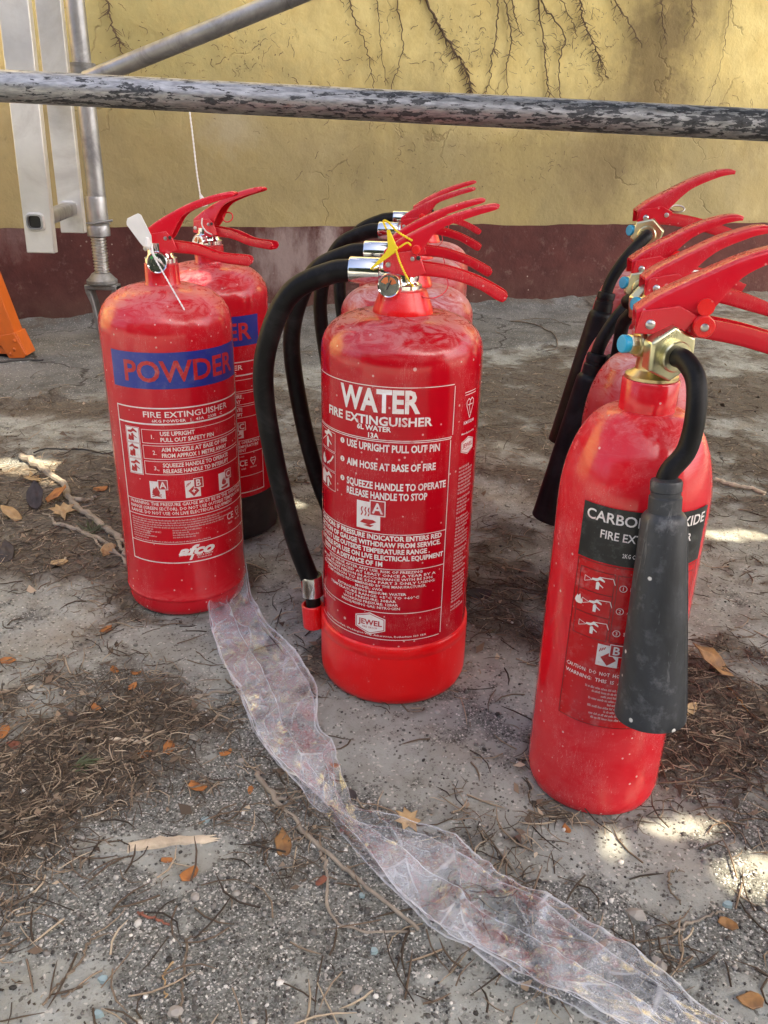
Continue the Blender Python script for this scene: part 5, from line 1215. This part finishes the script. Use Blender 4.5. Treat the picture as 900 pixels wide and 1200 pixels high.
twig('twig', 'weathered flat stick behind the nearest carbon dioxide extinguisher, at the right edge', 'twig', [(838, 567), (860, 574), (880, 577), (896, 582)], .0045, .0035, WOOD_PALE, seed=13)
twig('twig', 'dark thin stick between the water and carbon dioxide extinguishers', 'twig', [(580, 687), (600, 690), (620, 693), (645, 695)], .0014, .0009, TWIG, seed=14)
twig('straw', 'bent straw lying beside the black plastic scrap', 'straw', [(562, 706), (580, 711), (596, 722), (614, 738)], .0010, .0007, TWIG_GREY, seed=15)
twig('wire', 'thin black wire curling over the ground beside the front powder extinguisher', 'wire', [(40, 533), (56, 529), (80, 530), (104, 531), (124, 535), (140, 528)], .0016, .0016, WIRE, jit=.0006, seed=16)
twig('wire', 'black rod end lying on concrete below the orange ladder leg', 'wire', [(-20, 433), (10, 429), (35, 427), (52, 427)], .003, .0022, WIRE, jit=.0006, seed=17)
twig('twig', 'grey twig across the litter at the left edge', 'twig', [(0, 985), (18, 975), (34, 967), (45, 960)], .0013, .0010, TWIG_GREY, seed=18)
twig('straw', 'yellow curved straw near the bottom edge', 'straw', [(202, 1133), (194, 1144), (192, 1160), (196, 1172)], .0008, .0006, LEAF_TAN, seed=19)
twig('twig', 'reddish twig left of the plastic film under the wood splinter', 'twig', [(160, 1075), (178, 1080), (198, 1086)], .0012, .0009, LEAF_RED, seed=20)
twig('twig', 'dark twig in the litter right of the nearest carbon dioxide extinguisher horn', 'twig', [(852, 810), (866, 828), (884, 846), (905, 862)], .0011, .0008, LEAF_BROWN, seed=21)
twig('twig', 'long faint twig crossing the concrete strip by the wall', 'twig', [(598, 380), (625, 384), (648, 396), (652, 410), (640, 412)], .0022, .0012, TWIG, [[(598, 380), (640, 378), (668, 386)]], seed=22)

OUT = {'maple': [(0, -1), (.25, -.45), (.8, -.5), (.55, -.1), (1, .25), (.45, .3), (.3, .9), (0, .55), (-.3, .95), (-.35, .35), (-1, .3), (-.5, -.05), (-.75, -.5), (-.2, -.42)],
       'oval': [(0, -1), (.35, -.7), (.5, -.2), (.48, .3), (.25, .75), (0, 1), (-.25, .75), (-.48, .3), (-.5, -.2), (-.35, -.7)],
       'scrap': [(-.9, -.4), (-.2, -.6), (.5, -.5), (1, -.1), (.8, .4), (.2, .6), (-.5, .45), (-1, .2)]}
def leaf(label, px, py, size, rot, mat, shape='scrap', curl=.5, tilt=0.0, stem=0.0, cat='leaf', name='dry_leaf', seed=1, group=None, lift=.002):
    rr = random.Random(seed * 31 + int(px)); o = OUT[shape]; size = size * .85
    bm = bmesh.new(); n = len(o); rings = 5; vs = []; cv = bm.verts.new((0, 0, 0)); j = [rr.uniform(.85, 1.15) for _ in o]
    for k in range(1, rings + 1):
        vs.append([bm.verts.new((a * k / rings * j[i], b * k / rings * j[i], 0)) for i, (a, b) in enumerate(o)])
    for i in range(n):
        i2 = (i + 1) % n; bm.faces.new((cv, vs[0][i], vs[0][i2]))
        for k in range(rings - 1): bm.faces.new((vs[k][i], vs[k + 1][i], vs[k + 1][i2], vs[k][i2]))
    ph = rr.uniform(0, 6)
    for v in bm.verts:
        x, y = v.co.x, v.co.y; v.co.z = curl * (.55 * x * x + .2 * math.sin(3 * y + ph) * abs(x) + .12 * math.sin(7 * x + 5 * y + ph)) + .06 * (abs(x) < .08)
    bmesh.ops.scale(bm, vec=(size, size, size), verts=bm.verts); me = bpy.data.meshes.new(name)
    bmesh.ops.recalc_face_normals(bm, faces=bm.faces); bm.to_mesh(me); bm.free(); me.shade_smooth()
    ob = link(name, me, mat); s_ = ob.modifiers.new('thickness', 'SOLIDIFY'); s_.thickness = min(.0008, size * .08)
    p_ = GP(px, py); M_ = Matrix.Rotation(rot, 4, 'Z') @ Matrix.Rotation(tilt, 4, 'X'); zmin = min((M_ @ v.co).z for v in me.vertices)
    ob.location = (p_.x, p_.y, p_.z - zmin + lift - .002 + .0004); ob.rotation_euler = (tilt, 0, rot); tag(ob, label, cat, group)
    return ob
leaf('tan curled maple-like leaf beside the plastic film, below the water extinguisher', 478, 961, .0165, .6, LEAF_TAN, 'maple', .35, .25)
leaf('large glossy brown curled leaf right of the nearest carbon dioxide horn', 832, 788, .032, .9, LEAF_BROWN, 'oval', .8, .5)
leaf('big dark leaf standing up in the litter at the left', 44, 597, .030, .3, LEAF_DARK, 'oval', .4, .9)
leaf('orange-tan curled leaf next to the big dark leaf', 68, 588, .026, -.7, LEAF_RUST, 'oval', .6, .5)
leaf('pale brown crumpled leaf in front of the orange-tan leaf', 74, 608, .026, .5, LEAF_TAN, 'maple', .7, .35)
leaf('tan leaf at the left edge of the litter', 14, 610, .028, 1.2, LEAF_TAN, 'oval', .5, .5)
leaf('yellowish leaf under the sunlit twigs at the left', 40, 566, .024, 2.0, LEAF_TAN, 'maple', .5, .3)
leaf('grey-brown square leaf scrap in the litter', 70, 664, .014, .2, LEAF_TAN, 'scrap', .3, .2)
leaf('pale torn leaf leaning by the powder extinguisher base', 126, 652, .018, 1.1, LEAF_TAN, 'scrap', .6, .7)
leaf('orange leaf strip left of the front powder extinguisher', 118, 578, .016, .1, LEAF_RUST, 'scrap', .4, .2)
leaf('dark brown wet leaf at the far left edge', 8, 655, .030, .4, LEAF_DARK, 'oval', .5, .3)
leaf('brown leaf half under the forked twig', 332, 991, .017, .15, LEAF_BROWN, 'oval', .4, .1)
leaf('brown bark-like leaf scrap near the bottom right twig', 853, 1086, .009, -.6, LEAF_BROWN, 'scrap', .4, .2)
leaf('brown leaf scrap in the bottom right corner', 880, 1173, .012, .1, LEAF_BROWN, 'scrap', .4, .1)
leaf('small black oval scrap beside the plastic film', 413, 932, .009, .5, LEAF_DARK, 'oval', .4, .2, cat='scrap', name='plastic_scrap')
leaf('black plastic scrap between the water and carbon dioxide extinguishers', 562, 702, .020, -.35, LEAF_DARK, 'scrap', .6, .4, cat='scrap', name='plastic_scrap')
leaf('pale torn leaf beneath the nearest carbon dioxide horn tip', 808, 838, .012, .6, LEAF_TAN, 'scrap', .6, .8)
RUST = [(9, 777, .012, 'rust-orange leaf scrap at the left edge on bare concrete'), (124, 740, .010, 'rust-orange leaf scrap on concrete under the front powder extinguisher'), (134, 787, .009, 'rust-orange leaf scrap at the upper rim of the needle litter'), (160, 790, .007, 'tiny rust leaf scrap right of the litter rim'),
        (155, 807, .010, 'curled rust leaf scrap in the needle litter top'), (113, 832, .008, 'small rust leaf scrap in the needle litter middle'), (171, 887, .009, 'round rust leaf scrap at the right of the needle litter'), (198, 880, .012, 'rust leaf scrap pair right of the needle litter'), (231, 925, .011, 'rust leaf scrap between the wood splinter and the film'),
        (265, 885, .008, 'lone rust leaf scrap near the film edge'), (4, 862, .013, 'orange leaf scrap cut by the left edge'), (19, 877, .010, 'reddish leaf scrap above the lower left needles'), (222, 1029, .011, 'torn rust leaf scrap under the wood splinter'), (294, 925, .007, 'pale rust leaf scrap by the forked twig'), (392, 895, .007, 'rust leaf scrap touching the film right side'),
        (376, 1035, .007, 'dark rust leaf scrap inside the twig fork'), (664, 973, .006, 'tiny rust crumb below the nearest carbon dioxide extinguisher'), (196, 1010, .006, 'rust crumb left of the torn scrap')]
for i, (px, py, s, lb) in enumerate(RUST): leaf(lb, px, py, s, i * 1.1, LEAF_RUST if i not in (11, 15) else LEAF_RED, 'scrap', .5, .15, seed=i, group='rust coloured leaf scraps on the ground')
for i, (px, py, s, lb) in enumerate([(241, 962, .0075, 'pale blue glass chip above the wood splinter'), (122, 1152, .008, 'blue glass chip in the lower left grit'), (116, 1192, .006, 'glass chip at the bottom edge'), (424, 1050, .006, 'round glass chip by the forked twig'), (853, 1062, .008, 'blue-green glass chip under the largest sunlit spot'), (438, 1117, .006, 'glass chip below the forked twig end')]):
    m = MB(); rr = random.Random(i); n = 6; s *= .7; o_ = [(s * rr.uniform(.6, 1) * math.cos(a), s * rr.uniform(.5, .8) * math.sin(a)) for a in np.linspace(0, 2 * PI, n + 1)[:-1]]
    p_ = GP(px, py); m.add([(p_.x + a, p_.y + b, p_.z - .001) for a, b in o_] + [(p_.x + a * .85, p_.y + b * .85, p_.z + .003) for a, b in o_], [tuple(reversed(range(n))), tuple(range(n, 2 * n))] + [(k, (k + 1) % n, n + (k + 1) % n, n + k) for k in range(n)])
    tag(m.build('glass_chip', GLASS_BLUE, smooth=False), lb, 'glass chip', 'glass chips on the ground')
for i, (px, py, s, lb) in enumerate([(206, 1191, .009, 'pale grey stone at the bottom edge by the dark twig'), (774, 1135, .010, 'flat grey stone right of the film'), (769, 1127, .007, 'wedge-shaped grey stone above the flat one'), (745, 1072, .012, 'crumbly pale mortar lump right of the film'), (418, 1162, .007, 'round grey pebble near the bottom left of the film'), (229, 1055, .007, 'grey pebble under the wood splinter'), (283, 893, .007, 'white pebble left of the film')]):
    bm = bmesh.new(); bmesh.ops.create_icosphere(bm, subdivisions=2, radius=s * .62); rr = random.Random(i + 9)
    for v in bm.verts: v.co *= rr.uniform(.82, 1.15)
    bmesh.ops.scale(bm, vec=(1, .8, .55), verts=bm.verts); me = bpy.data.meshes.new('stone'); bm.to_mesh(me); bm.free()
    ob = link('stone', me, STONE_PALE); p_ = GP(px, py); ob.location = p_ + Vector((0, 0, s * .15)); ob.rotation_euler = (0, 0, i); tag(ob, lb, 'stone', 'loose stones on the ground')
# a tuft of green conifer needles in the litter, and one by the powder extinguisher
for i, (px, py, L, n, lb) in enumerate([(92, 905, .020, 26, 'dark green conifer sprig in the lower left needle litter'), (107, 627, .030, 26, 'yellow-green grass tuft in the litter by the front powder extinguisher')]):
    m = MB(); rr = random.Random(i); p_ = GP(px, py)
    for _ in range(n):
        a = rr.uniform(-.9, .9) + (.2 if i == 0 else PI / 2); l_ = L * rr.uniform(.6, 1.1); b = p_ + Vector((rr.uniform(-.006, .006), rr.uniform(-.006, .006), 0)); e_ = b + Vector((math.cos(a) * l_, math.sin(a) * l_ * .5, l_ * rr.uniform(.1, .7)))
        m.tube([b, (b + e_) / 2 + Vector((0, 0, .003)), e_], [.0008, .0009, .0002], 4)
    tag(m.build('conifer_sprig' if i == 0 else 'grass_tuft', GREEN), lb, 'sprig' if i == 0 else 'grass')

# ------------------------------------------------------------------ needles, grit: what nobody could count
def tint_mat(name, cols, rough=.85):
    k = NT(name); a = k.n('Attribute', attribute_name='tint'); r = k.n('ValToRGB'); k.l(a.outputs['Fac'], r.inputs[0]); e = r.color_ramp.elements
    for i, (p_, c_) in enumerate(cols):
        q = e[i] if i < 2 else e.new(p_); q.position = p_; q.color = (*c_, 1)
    k.set(Base_Color=r.outputs[0], Roughness=rough, Specular_IOR_Level=.3); return k.m
BASES = [(x, y, r) for nm, r in (('powder', .083), ('water', .085), ('co2', .063)) for x, y, _ in EXT[nm]]
def free(x, y):
    ok = np.ones(len(x), bool)
    for cx, cy, r in BASES: ok &= np.hypot(x - cx, y - cy) > r
    ok &= y < WALL_Y + WALL_K * x - .03
    return ok
RVn, UVn, FWn = (np.array(v) for v in (RV, UV, FW))
def screen_samples(n, y0=395, y1=1290):
    # spread so that near ground gets more pieces than far ground
    px = rng.uniform(-90, 990, n); py = rng.uniform(y0, y1, n)
    r = ((px - 450) / 975)[:, None] * RVn + ((600 - py) / 975)[:, None] * UVn + FWn; t = -CAMH / r[:, 2]
    return r[:, 0] * t, r[:, 1] * t
def soup(name, label, cat, mat, V, F, T):
    me = bpy.data.meshes.new(name); nv, (nf, k) = len(V), F.shape
    me.vertices.add(nv); me.vertices.foreach_set('co', V.astype(np.float32).ravel()); me.loops.add(nf * k); me.loops.foreach_set('vertex_index', F.ravel().astype(np.int32))
    me.polygons.add(nf); me.polygons.foreach_set('loop_start', np.arange(0, nf * k, k)); me.polygons.foreach_set('loop_total', np.full(nf, k)); me.update(calc_edges=True)
    a = me.attributes.new('tint', 'FLOAT', 'POINT'); a.data.foreach_set('value', T.astype(np.float32)); o = link(name, me, mat); tag(o, label, cat, kind='stuff'); return o
def needles(n, dens, lo, hi, rad, name, label, cat, mat, rise=.004, pow_=1.5):
    x, y = screen_samples(n); p_ = dens(x, y); ok = (rng.random(n) < p_ ** pow_) & free(x, y); x, y = x[ok], y[ok]; n = len(x)
    L = rng.uniform(lo, hi, n); a = rng.uniform(0, 2 * PI, n); bend = rng.normal(0, .35, n); k = 4; V = np.zeros((n, k, 3, 3)); cx, cy = x.copy(), y.copy(); zb = rng.random(n) * rise
    r = rad * rng.uniform(.7, 1.3, n); tl = rng.normal(0, .18, n)
    for i in range(k):
        z = height(cx, cy) + r * .6 + zb + np.abs(tl) * L * i / (k - 1) * (tl > .1)
        th = a + bend * i; nx, ny = -np.sin(th), np.cos(th); rr_ = r * (1 if i < k - 1 else .35)
        V[:, i, 0] = np.stack([cx + nx * rr_, cy + ny * rr_, z - rr_ * .5], -1); V[:, i, 1] = np.stack([cx - nx * rr_, cy - ny * rr_, z - rr_ * .5], -1); V[:, i, 2] = np.stack([cx, cy, z + rr_], -1)
        cx = cx + np.cos(th) * L / (k - 1); cy = cy + np.sin(th) * L / (k - 1)
    base = np.arange(n)[:, None] * k * 3; F = []
    for i in range(k - 1):
        for j in range(3):
            j2 = (j + 1) % 3; F.append(base + np.array([[i * 3 + j, i * 3 + j2, i * 3 + 3 + j2, i * 3 + 3 + j]]))
    return soup(name, label, cat, mat, V.reshape(-1, 3), np.concatenate(F), np.repeat(rng.random(n), k * 3))
NEEDLE = tint_mat('dry_needles', [(0, (.045, .036, .029)), (1, (.50, .42, .31)), (.4, (.10, .074, .053)), (.65, (.19, .14, .10)), (.88, (.33, .26, .185))])
needles(46000, lambda x, y: soilf(x, y) * .9 + .02, .010, .030, .00046, 'needle_litter', 'dry brown conifer needles matted over the ground', 'needles', NEEDLE, .006, 1.8)
needles(4200, lambda x, y: np.clip(soilf(x, y) * .5 + .12, 0, 1), .02, .05, .00075, 'fine_twiglets', 'scattered dry stalks and twiglets on the ground', 'twiglets', NEEDLE, .003, 1.0)
ICO_V, ICO_F = None, None
bm = bmesh.new(); bmesh.ops.create_icosphere(bm, subdivisions=1, radius=1); ICO_V = np.array([v.co[:] for v in bm.verts]); ICO_F = np.array([[v.index for v in f.verts] for f in bm.faces]); bm.free()
def grit(n, dens, lo, hi, name, label, mat, p2=2.5):
    x, y = screen_samples(n); ok = (rng.random(n) < dens(x, y)) & free(x, y); x, y = x[ok], y[ok]; n = len(x)
    s = lo + (hi - lo) * rng.random(n) ** p2; q = rng.uniform(.65, 1.15, (n, 3)) * s[:, None]; q[:, 2] *= .7; a = rng.uniform(0, 6.3, n)
    jit = rng.uniform(.75, 1.2, (n, len(ICO_V), 1)); v = ICO_V[None] * jit * q[:, None]
    vx = v[..., 0] * np.cos(a)[:, None] - v[..., 1] * np.sin(a)[:, None]; vy = v[..., 0] * np.sin(a)[:, None] + v[..., 1] * np.cos(a)[:, None]
    V = np.stack([vx + x[:, None], vy + y[:, None], v[..., 2] + (height(x, y) + s * .2)[:, None]], -1)
    F = (ICO_F[None] + (np.arange(n) * len(ICO_V))[:, None, None]).reshape(-1, 3)
    return soup(name, label, 'grit', mat, V.reshape(-1, 3), F, np.repeat(rng.random(n), len(ICO_V)))
GRITM = tint_mat('grit_grains', [(0, (.035, .033, .031)), (1, (.75, .74, .70)), (.42, (.10, .097, .09)), (.74, (.22, .213, .198)), (.9, (.46, .45, .42))], .8)
grit(46000, lambda x, y: np.clip(gritf(x, y) * .8 + .05, 0, 1), .0006, .0018, 'grit', 'fine dark and white grit scattered over the concrete', GRITM)
grit(4200, lambda x, y: np.clip(gritf(x, y) * .6 + soilf(x, y) * .25 + .08, 0, 1), .0014, .0036, 'coarse_grit', 'coarser grey and white stone crumbs on the ground', GRITM, 3)
def crumbs():  # shredded leaf and bark crumbs in the litter
    n = 16000; x, y = screen_samples(n); ok = (rng.random(n) < soilf(x, y) ** 1.3 * .9) & free(x, y); x, y = x[ok], y[ok]; n = len(x); s = rng.uniform(.0012, .003, n) + .008 * rng.random(n) ** 6
    ang = rng.uniform(0, 6.3, n); V = np.zeros((n, 4, 3)); z = height(x, y) + rng.random(n) * .004 + .001
    for k in range(4):
        a = ang + k * PI / 2 + rng.normal(0, .3, n); r = s * rng.uniform(.5, 1.1, n) * (1 if k % 2 else .55); V[:, k] = np.stack([x + r * np.cos(a), y + r * np.sin(a), z + rng.normal(0, .35, n) * s], -1)
    return soup('leaf_crumbs', 'shredded leaf and bark crumbs mixed in the litter', 'leaf crumbs', NEEDLE, V.reshape(-1, 3), np.arange(n * 4).reshape(-1, 4), np.repeat(rng.random(n), 4))
crumbs()
